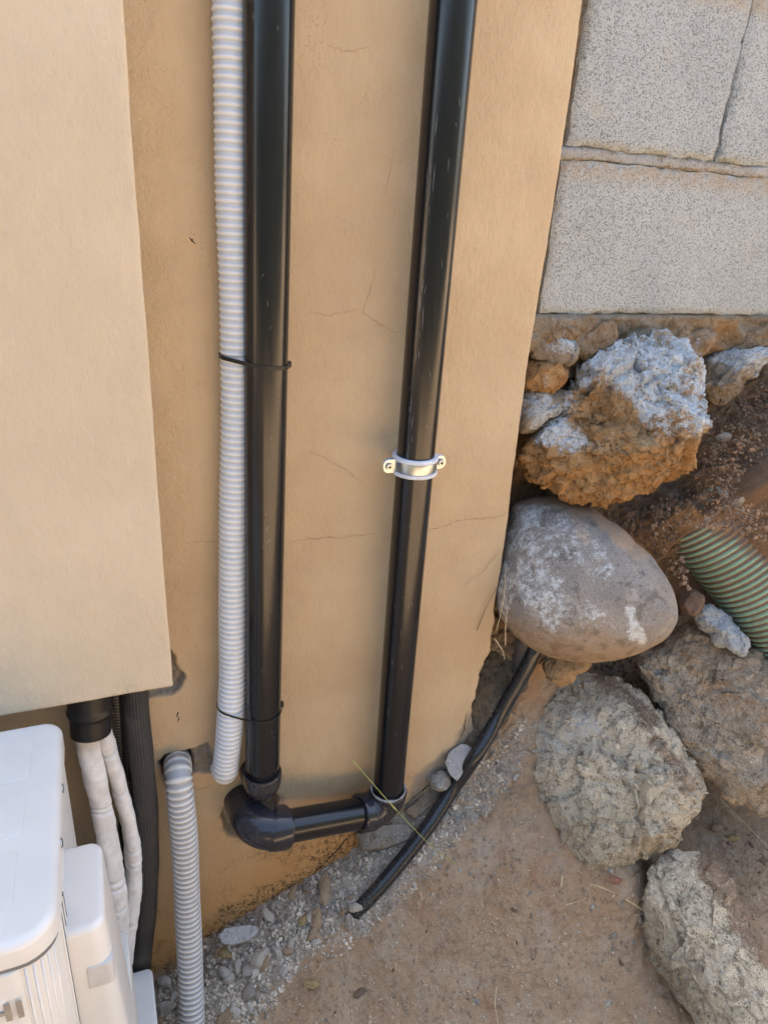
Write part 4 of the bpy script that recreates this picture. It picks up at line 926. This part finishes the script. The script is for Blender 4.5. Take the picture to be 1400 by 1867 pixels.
rock('limestone_rock', 'small tan stone under the boulder beside the black water hose', 'rock',
     [(986, 1212), (1005, 1196), (1040, 1192), (1072, 1198), (1078, 1214), (1050, 1228), (1010, 1246), (990, 1240)], -.03, .03, .05, MR_ORG, 81, 6, 8, .003, .7, masks=lambda X, N, cx, cy: {'white': .15+0*cx, 'warm': .35+0*cx})
rock('limestone_rock', 'small reddish brown stone at the foot of the green pipe', 'rock',
     [(1240, 1092), (1262, 1076), (1282, 1084), (1284, 1108), (1270, 1122), (1246, 1118)], -.05, .02, .04, MR_RED, 83, 5, 8, .003, .7)
rock('mortar_lump', 'crumbly white mortar heap between the green pipe and slanting slab', 'mortar lump',
     [(1276, 1118), (1295, 1108), (1320, 1122), (1348, 1150), (1366, 1185), (1350, 1196), (1322, 1180), (1296, 1155), (1280, 1138)], -.08, .022, .05, MR_MOR, 85, 7, 5, .008, .7, .008, masks=lambda X, N, cx, cy: {'white': .85+0*cx})
def slab(name, label, cat, outline, Y, nrm, th, mat, seed=1, amp=.002, masks=None):
    nv = np.array(nrm, float); nv /= np.linalg.norm(nv); c0 = ray(*np.mean(outline, axis=0)); C0 = CAM+(Y-CAM[1])/c0[1]*c0
    rs_ = np.array([ray(a, b) for a, b in outline]); P = CAM+(((C0-CAM)@nv)/(rs_@nv))[:, None]*rs_
    L = resamp(np.vstack([P, P[:1]]), 91)[:-1]; cen = L.mean(0); rngs = np.random.RandomState(seed)
    L = L + (L-cen)*(fbm(L, 90, 4, seed)*.10)[:, None]; rings = []
    for f, d in ((0, 0), (.3, 0), (.6, 0), (.8, 0), (.92, 0), (.985, -.08), (1.0, -.25), (1.01, -.6), (1.0, -1.)): rings.append(cen+(L-cen)*f+nv*th*d)
    V = np.vstack(rings); m = len(L); V = V + nv*(fbm(V, 40, 4, seed+2)*amp*1.6+fbm(V, 160, 3, seed+3)*amp*.6)[:, None]; F = []
    F = [(i*m+j, i*m+(j+1) % m, (i+1)*m+(j+1) % m, (i+1)*m+j) for i in range(len(rings)-1) for j in range(m)]
    o = mesh(name, V-C0, F, mat, attrs=dict({'white': 0*V[:, 0], 'soil': 0*V[:, 0], 'warm': 0*V[:, 0]}, **({k: np.full(len(V), v) for k, v in (masks or {}).items()})), auto=50)
    o.location = [float(v) for v in C0]; return tag(o, label, cat)
MR_SLAT = m_rock('flat_grey_fragment', (.44, .42, .39), (.40, .385, .36), (.28, .26, .24), 30, pits=.1, bump=.001)
slab('mortar_slab', 'flat light grey mortar slab between the wall foot and water hose', 'mortar slab', [(811, 1390), (820, 1370), (840, 1356), (860, 1359), (866, 1374), (848, 1402), (834, 1424), (820, 1414)], -.022, (-.35, -.62, .7), 0.01, MR_SLAT, 7, .0012)
slab('mortar_slab', 'pale crusted mortar slab right below the horizontal black pipe', 'mortar slab', [(650, 1520), (690, 1505), (735, 1500), (760, 1512), (742, 1532), (700, 1545), (662, 1548)], -.03, (-.05, -.5, .85), 0.022, MR_MOR, 9, .003, {'white': .3})
slab('mortar_slab', 'long brown mortar ledge at the wall foot right of the elbow', 'mortar slab', [(738, 1478), (775, 1445), (815, 1418), (830, 1428), (800, 1458), (755, 1495)], -.012, (-.25, -.6, .75), 0.02, MR_MOR, 10, .003, {'warm': .3, 'white': .1})
rock('mortar_lump', 'rough grey mortar lump beside the flat slab at the wall foot', 'mortar lump',
     [(782, 1418), (798, 1404), (816, 1408), (818, 1426), (804, 1438), (788, 1436)], -.012, .015, .03, MR_MOR, 94, 6, 6, .006, .6, masks=lambda X, N, cx, cy: {'white': .45+0*cx})
slab('mortar_slab', 'flat broken mortar piece leaning under the wall crack', 'mortar slab', [(398, 1704), (412, 1692), (440, 1686), (468, 1688), (470, 1700), (452, 1714), (425, 1722), (404, 1720)], -.045, (-.1, -.45, .9), 0.009, MR_SLAT, 8, .0012)
# rubble core behind the ragged wall end
rock('rubble_core', 'rough dark rubble showing behind the broken end of the house wall', 'rubble',
     [(902, 1160), (935, 1170), (965, 1190), (962, 1235), (935, 1280), (905, 1330), (880, 1370), (850, 1380), (840, 1330), (850, 1260), (870, 1200)], .035, .035, .08,
     m_rock('rubble_mix', (.27, .22, .15), (.21, .165, .11), (.08, .065, .045), 70, white=(.42, .38, .31), bump=.005), 97, 7, 0, .006, .6, .009, masks=lambda X, N, cx, cy: {'white': .40*ss(fbm(X, 45, 3, 2), -.1, .4), 'warm': .4*ss(fbm(X, 30, 3, 9), 0, .4)})

# ------------------------------------------------------------------ green drainage pipe
GRN = NT('green_pipe', .5, .4); d = GRN.noise(140, 5, .7); rb = GRN.at('rib')
gc = GRN.mix(GRN.mr(GRN.noise(20, 3), .35, .65), (.33, .52, .36), (.26, .44, .29)); so_ = GRN.mix(d, (.16, .10, .06), (.30, .20, .13))
gf = GRN.mr(GRN.ma('ADD', rb, GRN.ma('MULTIPLY', GRN.ma('SUBTRACT', d, .5), .9)), .42, .56)
gcc = GRN.mix(gf, so_, GRN.mix(GRN.mr(GRN.noise(60, 4, .7), .45, .7, .1, .75), gc, (.30, .27, .20))); GRN.col(GRN.mix(GRN.at('cover'), gcc, so_))
GRN.nrm(GRN.bump(d, .002, GRN and .7)); GRN = GRN.m
ga = aty(1276, 930, .05); gb = aty(1500, 1205, -.14); gdir = (gb-ga)/np.linalg.norm(gb-ga)
gaa = ga-gdir*.045; GP = line(gaa, gb+gdir*.9, 900); pitch = .0118
prof = lambda S: np.exp(-((S/pitch % 1-.5)/.27)**4)
def grad_cover(S, TH): return 0*S
gpipe = tube('drainage_pipe', GP, lambda S, TH: .080+.0044*prof(S), GRN, None, 96, {'rib': lambda S, TH: ss(prof(S), .2, .6), 'cover': grad_cover})
gv = np.empty(len(gpipe.data.vertices)*3, np.float32); gpipe.data.vertices.foreach_get('co', gv); gv = gv.reshape(-1, 3).astype(float); qx, qy = toc(gv)
cvr = ss(pld(qx, qy, [(1200, 925), (1300, 940), (1360, 960), (1420, 1000)])+fbm(gv, 60, 3, 5)*20, 48, 22); gpipe.data.attributes['cover'].data.foreach_set('value', cvr.astype(np.float32))
tag(gpipe, 'green ribbed drainage pipe half buried in the earth bank', 'pipe')

# ------------------------------------------------------------------ black water hose on the ground
WH = m_pvc('blue_black_polyethylene', (.016, .018, .022), .24, 1.0)
hpx = [(985, 1130), (975, 1178), (962, 1212), (940, 1252), (905, 1312), (868, 1376), (824, 1440), (778, 1510), (730, 1572), (684, 1626), (648, 1664), (625, 1690)]
Gh = gpt([p[0] for p in hpx], [p[1] for p in hpx])
lift = [.045, .05, .055, .055, .048, .040, .022, .018, .013, .003, -.012, -.030]
hps = []
for (px, py), g, l in zip(hpx, Gh, lift):
    d = CAM-g; d /= np.linalg.norm(d); hps.append(g+d*l)
wh = tube('water_hose', crom(hps, 220), .0128, WH, None, 32, {'dust': lambda S, TH: .04+.42*ss(S, .45, .72)*ss(fbm(np.stack([S.ravel()*1, TH.ravel()*.02, 0*S.ravel()], 1), 45, 3, 3).reshape(S.shape), -.1, .4)})
tag(wh, 'glossy black water hose running from under the boulder into the dirt', 'hose')
g2 = [aty(962, 1150, .01), aty(955, 1185, .01), aty(950, 1215, .015), aty(946, 1250, .03)]
o = tube('grey_pipe_stub', crom(g2, 30), .016, m_simple('dull_brown_grey', (.10, .085, .075), .7, .2), None, 24); tag(o, 'dull dark grey pipe hidden behind the water hose under the boulder', 'pipe')

# ------------------------------------------------------------------ loose stones, chips, straw
rng = np.random.RandomState(8)
def pebmesh(seed, flat, mat, sub=3, ang=True):
    S, F = getico(sub); r = np.random.RandomState(seed); acc = np.exp(-45*np.ones(len(S)))
    for i in range(8 if ang else 4):
        d = r.randn(3); d /= np.linalg.norm(d); q = S@d; acc += np.where(q > .05, np.exp(-45*np.clip(r.uniform(.46, .78)/np.maximum(q, .05), 0, 3)), 0)
    S = S*(-np.log(acc)/45)[:, None]; S = S*np.array([1, r.uniform(.6, .85), flat])*(1+.10*fbm(S+seed, 1.6, 3, seed)[:, None])
    me = bpy.data.meshes.new('pebble'); me.from_pydata(S.tolist(), [], F.tolist()); me.polygons.foreach_set('use_smooth', [not ang]*len(F)); me.materials.append(mat)
    for nme in ('white', 'soil', 'warm'): me.attributes.new(nme, 'FLOAT', 'POINT')
    return me
def pm(name, a, b, d): return m_rock(name, a, b, d, .9, pits=0, bump=.0012)
PM = {'white': pm('chip_white', (.52, .465, .39), (.44, .385, .315), (.28, .23, .18)), 'grey': pm('chip_grey', (.35, .305, .25), (.29, .25, .205), (.18, .155, .13)),
      'tan': pm('chip_tan', (.38, .27, .17), (.31, .22, .14), (.19, .13, .08)), 'ochre': pm('chip_ochre', (.44, .32, .15), (.37, .26, .12), (.25, .17, .08)), 'red': pm('chip_red', (.34, .15, .09), (.28, .13, .08), (.18, .09, .06)),
      'brown': pm('chip_brown', (.22, .145, .095), (.17, .11, .07), (.11, .07, .045))}
PMESH = {k: [pebmesh(i*7+hash_ , f, PM[k]) for i, f in enumerate((.45, .6, .75, .5))] for hash_, k in enumerate(PM)}
from mathutils import Quaternion
def put_stone(kind, P, N, size, label, cat, group=None, name='pebble', var=None, sx=1., roll=None, sink=.25):
    me = PMESH[kind][rng.randint(4) if var is None else var]; o = bpy.data.objects.new(name, me); COL.objects.link(o)
    q = Vector(N).to_track_quat('Z', 'Y') @ Quaternion((0, 0, 1), rng.uniform(0, 6.28) if roll is None else roll)
    q = q @ Quaternion((1, 0, 0), rng.normal(0, .2)); o.rotation_mode = 'QUATERNION'; o.rotation_quaternion = q
    o.scale = (size*sx, size, size); zz = np.array(P)+np.array(N)*size*(.5-sink)
    o.location = [float(v) for v in zz]; tag(o, label, cat, group); return o
# notable single stones
NOT = [('tan', 578, 1672, .016, 1.7, 'upright tan stone chip near the end of the water hose', 1.4), ('ochre', 553, 1678, .010, 1.3, 'greenish ochre pebble left of the upright tan chip', .5),
       ('tan', 597, 1622, .017, 1.7, 'brown wedge stone lying below the wall crack', 2.2), ('white', 636, 1606, .011, 1.1, 'pale cube of mortar beside the brown wedge stone', .3),
       ('ochre', 570, 1796, .011, 1.5, 'flat orange ochre pebble on open gravel', .2), ('ochre', 413, 1741, .013, 1.6, 'olive ochre flat pebble among white rubble', .6),
       ('white', 478, 1740, .020, 1.1, 'largest white mortar chunk in the rubble', 1.0), ('white', 420, 1785, .015, 1.0, 'white mortar chunk nearest the grey conduit', 2.0),
       ('white', 455, 1708, .013, 1.3, 'white chunk against the leaning mortar piece', .1), ('tan', 415, 1855, .014, 1.3, 'tan broken chip at the bottom edge near the conduit', 1.2),
       ('white', 937, 1416, .0085, 1.1, 'bright white round pebble beside the water hose', .4), ('grey', 893, 1447, .010, 1.3, 'grey pebble right of the water hose', .1), ('red', 1120, 1603, .010, 1.6, 'terracotta chip below the large pale grey rock', 2.9),
       ('white', 1112, 1588, .006, 1.2, 'tiny white chip touching the large pale grey rock', .2), ('grey', 1370, 1722, .013, 1.5, 'grey oval pebble right of the half buried rock', .7), ('grey', 1378, 1800, .012, 1.8, 'long dark pebble at the right edge', 1.8),
       ('tan', 1305, 1510, .013, 1.1, 'round tan stone under the slanting slab', .3), ('ochre', 1338, 1530, .010, 1.3, 'orange clay chip right of the round tan stone', .5), ('tan', 1335, 1660, .009, 1.2, 'small tan flake on the soil beside the half buried rock', 0.),
       ('white', 1108, 1828, .006, 1.1, 'lone white pebble near the bottom edge', .5), ('grey', 1318, 793, .011, 1.4, 'blue grey flat pebble on the dark bank', .2), ('grey', 1312, 898, .009, 1.8, 'flat grey flake above the green pipe', .3),
       ('tan', 1342, 912, .009, 1.2, 'squarish tan chip above the green pipe', .8), ('brown', 655, 1810, .009, 1.2, 'reddish brown pebble on the pale dirt', .1), ('red', 870, 1260, .013, 1.2, 'brown brick fragment in the gap behind the wall end', .3)]
NP = gpt([a[1] for a in NOT], [a[2] for a in NOT]); NN = gnormal(NP)
for (k, px, py, s, sx, lab, ro), P, N in zip(NOT, NP, NN): put_stone(k, P, N, s*1.05, lab, 'pebble' if s < .012 else 'stone chip', None, 'pebble' if s < .012 else 'stone_chip', None, sx, ro, .15)
def inpoly(poly, n):
    p = np.array(poly, float); lo, hi = p.min(0), p.max(0); out = np.zeros((0, 2))
    while len(out) < n:
        q = rng.uniform(lo, hi, (n*3, 2)); out = np.vstack([out, q[sdf(q[:, 0], q[:, 1], poly) > 0]])
    return out[:n]
WORD = {'white': 'whitish', 'grey': 'dull grey', 'tan': 'tan coloured', 'brown': 'dark brown', 'ochre': 'ochre', 'red': 'red'}
NOT2 = [('white', 652, 1655, .012, 1.2, 'whitish chip lying over the buried tip of the water hose', .5), ('grey', 636, 1678, .011, 1.4, 'grey chip at the buried tip of the water hose', 1.5), ('white', 664, 1668, .008, 1.2, 'small whitish chip right of the hose tip', 2.), ('tan', 628, 1660, .009, 1.3, 'tan chip left of the hose tip', .9)]
P2_ = gpt([a[1] for a in NOT2], [a[2] for a in NOT2])
for (k, px, py, s, sx, lab, ro), P, N in zip(NOT2, P2_, gnormal(P2_)): put_stone(k, P, N, s, lab, 'stone chip', None, 'stone_chip', None, sx, ro, -.1)
ZONES = [('mortar_chunk', [(290, 1790), (420, 1690), (560, 1600), (640, 1560), (700, 1530), (640, 1640), (560, 1740), (480, 1867), (290, 1867)], 120, (.004, .0165), (('white', .6), ('grey', .2), ('tan', .2)), 'angular chunk in the rubble heap at the wall foot', 'mortar chunk', 'mortar chunks heaped at the wall foot'),
         ('mortar_chunk', [(650, 1590), (760, 1500), (850, 1420), (860, 1440), (760, 1560), (680, 1620)], 32, (.003, .010), (('white', .5), ('grey', .5)), 'mortar crumb between the wall foot and the water hose', 'mortar chunk', 'mortar crumbs beside the hose'),
         ('pebble', [(850, 1480), (960, 1380), (1000, 1560), (900, 1640), (760, 1640)], 30, (.002, .007), (('grey', .4), ('tan', .4), ('white', .2)), 'small pebble on the dirt between the water hose and the rocks', 'pebble', 'pebbles right of the water hose'),
         ('pebble', [(1270, 760), (1400, 700), (1400, 900), (1290, 940), (1180, 960), (1150, 940), (1260, 880)], 44, (.0025, .009), (('brown', .8), ('grey', .1), ('tan', .1)), 'crumb or pebble on the dark bank above the green pipe', 'pebble', 'pebbles on the earth bank'),
         ('pebble', [(1080, 1215), (1170, 1200), (1190, 1260), (1230, 1330), (1180, 1280), (1120, 1235)], 26, (.004, .011), (('grey', .4), ('brown', .4), ('white', .2)), 'small stone in the gap below the boulder', 'pebble', 'stones packed in the gap below the boulder'),
         ('pebble', [(1040, 1610), (1170, 1590), (1180, 1760), (1050, 1700)], 20, (.002, .006), (('grey', .4), ('tan', .3), ('white', .3)), 'small pebble left of the half buried rock', 'pebble', 'pebbles by the half buried rock'),
         ('pebble', [(620, 1700), (900, 1500), (1010, 1620), (1150, 1680), (1250, 1860), (520, 1860)], 46, (.0016, .0062), (('grey', .35), ('tan', .45), ('brown', .2)), 'pebble half sunk in the bare dirt at the bottom of the photo', 'pebble', 'pebbles in the bare dirt'),
         ('pebble', [(1290, 1500), (1400, 1520), (1400, 1600), (1330, 1590)], 16, (.003, .008), (('tan', .5), ('brown', .5)), 'pebble on the soil under the slanting slab', 'pebble', 'pebbles under the slab'),
         ('pebble', [(1240, 1000), (1260, 1080), (1200, 1050), (1170, 960), (1230, 950)], 24, (.003, .009), (('brown', 1.),), 'crumb in the hollow between boulder and green pipe', 'pebble', 'crumbs beside the boulder')]
for name, poly, n, (s0, s1_), kinds, lab, cat, grp in ZONES:
    q = inpoly(poly, n); P = gpt(q[:, 0], q[:, 1]); N = gnormal(P)
    for p, nn in zip(P, N):
        k = rng.choice([a for a, _ in kinds], p=[b for _, b in kinds]); s = s0+(s1_-s0)*rng.rand()**1.9
        qx_ = toc(p[None])[0][0]
        w = ('large ' if s > .0105 else 'mid-sized ' if s > .0068 else 'small ')+WORD[k]+' '
        if 'rubble heap' in lab: lb_ = w+'chunk in the rubble '+('right beside the grey conduit' if qx_ < 385 else 'between conduit and white chunks' if qx_ < 440 else 'around the white mortar chunks' if qx_ < 500 else 'left of the upright tan chip' if qx_ < 570 else 'under the black cross pipe')
        else: lb_ = w+lab.replace('small ', '')
        put_stone(k, p, nn, s, lb_, cat, grp, name, None, rng.uniform(1, 1.4), None, .42)
# fine grit as stuff
def grit(name, mat, Q, smin, smax, label, pw=3.):
    P = gpt(Q[:, 0], Q[:, 1]); N = gnormal(P); S, F = getico(1); m = len(S); n = len(P)
    s = smin+(smax-smin)*rng.rand(n)**pw; A = rng.randn(n, 3, 3); Qm, _ = np.linalg.qr(A)
    sc = np.stack([s, s*rng.uniform(.6, .9, n), s*rng.uniform(.35, .7, n)], 1)
    V = np.einsum('nij,nmj->nmi', Qm, S[None]*(1+.25*rng.randn(n, m, 1))*sc[:, None]) + (P+N*s[:, None]*.25)[:, None]
    FF = (F[None]+np.arange(n)[:, None, None]*m).reshape(-1, 3); o = mesh(name, V.reshape(-1, 3), FF, mat, smooth=False)
    tag(o, label, 'grit', kind='stuff'); return o
GM = {'w': m_simple('grit_white', (.52, .445, .35), .9, .4, 40, 0), 'b': m_simple('grit_brown', (.40, .285, .19), .9, .4, 40, 0)}
qa = inpoly(ZONES[0][1], 5200); qb = inpoly([(650, 1590), (760, 1490), (860, 1400), (960, 1300), (960, 1400), (820, 1560), (700, 1680), (600, 1760), (560, 1740)], 1800)
grit('fine_rubble', GM['w'], np.vstack([qa, qb]), .0007, .0048, 'fine pale mortar crumbs and dust along the wall foot')
qc = inpoly([(560, 1740), (760, 1600), (960, 1440), (1020, 1580), (1170, 1600), (1180, 1760), (1260, 1867), (480, 1867)], 3600)
qd = inpoly([(1130, 950), (1260, 880), (1290, 760), (1400, 690), (1450, 700), (1450, 1010), (1330, 965), (1230, 960), (1260, 1080)], 4600)
qe = inpoly([(1290, 1490), (1400, 1510), (1400, 1720), (1340, 1620)], 700); qf = inpoly([(1075, 1210), (1170, 1195), (1240, 1340)], 400)
GM['d'] = m_simple('grit_damp', (.23, .15, .095), .9, .4, 40, 0)
grit('bank_crumbs', GM['d'], np.vstack([qd, qf]), .0007, .0050, 'dark crumbly soil grains over the bank around the green pipe')
grit('soil_grit', GM['b'], np.vstack([qc, qe]), .0006, .0034, 'fine brown soil grit scattered over the bare earth')
qg = inpoly([(560, 1740), (760, 1600), (960, 1440), (1020, 1580), (1170, 1600), (1180, 1760), (1260, 1867), (480, 1867)], 650)
grit('white_specks', GM['w'], qg, .0006, .0022, 'tiny white lime specks scattered on the brown dirt')
STR = m_simple('dry_straw', (.56, .45, .27), .7, .2, 200, 0); GSS = m_simple('green_grass_stalk', (.34, .34, .10), .6, .2, 200, 0); RT_ = m_simple('dry_root', (.20, .135, .08), .8, .3, 200, 0)
def stalk(pts, lift, r, mat, label, name='straw'):
    g = gpt([p[0] for p in pts], [p[1] for p in pts]); out = []
    for i, q in enumerate(g):
        l = lift[i] if isinstance(lift, list) else lift; d = CAM-q; d /= np.linalg.norm(d); out.append(q+d*(l+.006))
    P = crom(out, 30); o = tube(name, P, np.linspace(r, r*.45, 30), mat, None, 8); tag(o, label, 'straw' if name != 'grass_stalk' else 'grass'); return o
def stalkw(pts, r, mat, label, name='straw'):
    o = tube(name, crom([aty(*p) for p in pts], 30), np.linspace(r, r*.45, 30), mat, None, 8); tag(o, label, 'straw' if name != 'grass_stalk' else 'grass'); return o
o = tube('grass_stalk', crom([aty(641, 1385, -.10), aty(668, 1415, -.105), aty(700, 1452, -.11), aty(730, 1485, -.11), aty(768, 1525, -.11), aty(800, 1555, -.115), aty(832, 1574, -.12)], 60), lambda S, TH: .0006+.0010*np.exp(-((S-.128)/.008)**2), GSS, None, 8)
tag(o, 'yellow green grass stalk leaning across the right elbow', 'grass')
stalk([(1310, 1455), (1345, 1490), (1400, 1545)], .012, .0016, STR, 'thick dry straw under the slanting slab pointing to the right edge')
stalk([(1312, 1462), (1350, 1500), (1360, 1510)], .008, .0012, STR, 'short dry straw lying beside the thick straw')
stalk([(1300, 1655), (1340, 1680), (1385, 1712)], .006, .0011, STR, 'dry straw right of the half buried rock')
stalk([(1140, 1640), (1165, 1655), (1195, 1678)], .006, .0013, STR, 'bent straw at the left of the half buried rock')
stalk([(1075, 1612), (1095, 1618), (1120, 1628)], .004, .0010, STR, 'pale twig just below the large pale grey rock')
stalk([(1150, 1600), (1185, 1575), (1230, 1552)], .008, .0008, RT_, 'thin dark root between the pale rock and half buried rock')
stalk([(1155, 1592), (1200, 1560), (1235, 1556)], .010, .0008, RT_, 'thin curved root touching the pale rock')
stalk([(905, 1800), (902, 1830), (908, 1867)], .003, .0010, STR, 'lone pale straw at the bottom edge')
stalk([(1025, 1598), (1022, 1618)], .004, .0016, STR, 'stubby straw left of the terracotta chip')
stalk([(1030, 1650), (1050, 1645), (1068, 1638)], .003, .0007, STR, 'very thin straw on the bare dirt below the pale rock')
stalk([(868, 1430), (882, 1440), (895, 1452)], .006, .0007, STR, 'thin straw beside the water hose')
stalkw([(902, 1165, -.02), (915, 1185, -.03), (920, 1202, -.035)], .0012, STR, 'pale twig in the gap below the boulder')
stalkw([(870, 1148, -.004), (885, 1110, -.006), (905, 1070, -.008)], .0008, RT_, 'dark root lying on the ragged wall edge')
stalkw([(850, 1068, -.004), (880, 1045, -.006), (912, 1015, -.01)], .0006, STR, 'fine dry root on the wall near the boulder')
stalkw([(905, 1150, -.05), (918, 1090, -.07), (922, 1035, -.05)], .0007, STR, 'long dry root hanging over the left side of the boulder')
stalkw([(921, 1176, -.09), (922, 1130, -.10), (928, 1095, -.10)], .0007, STR, 'short dry root standing before the boulder')
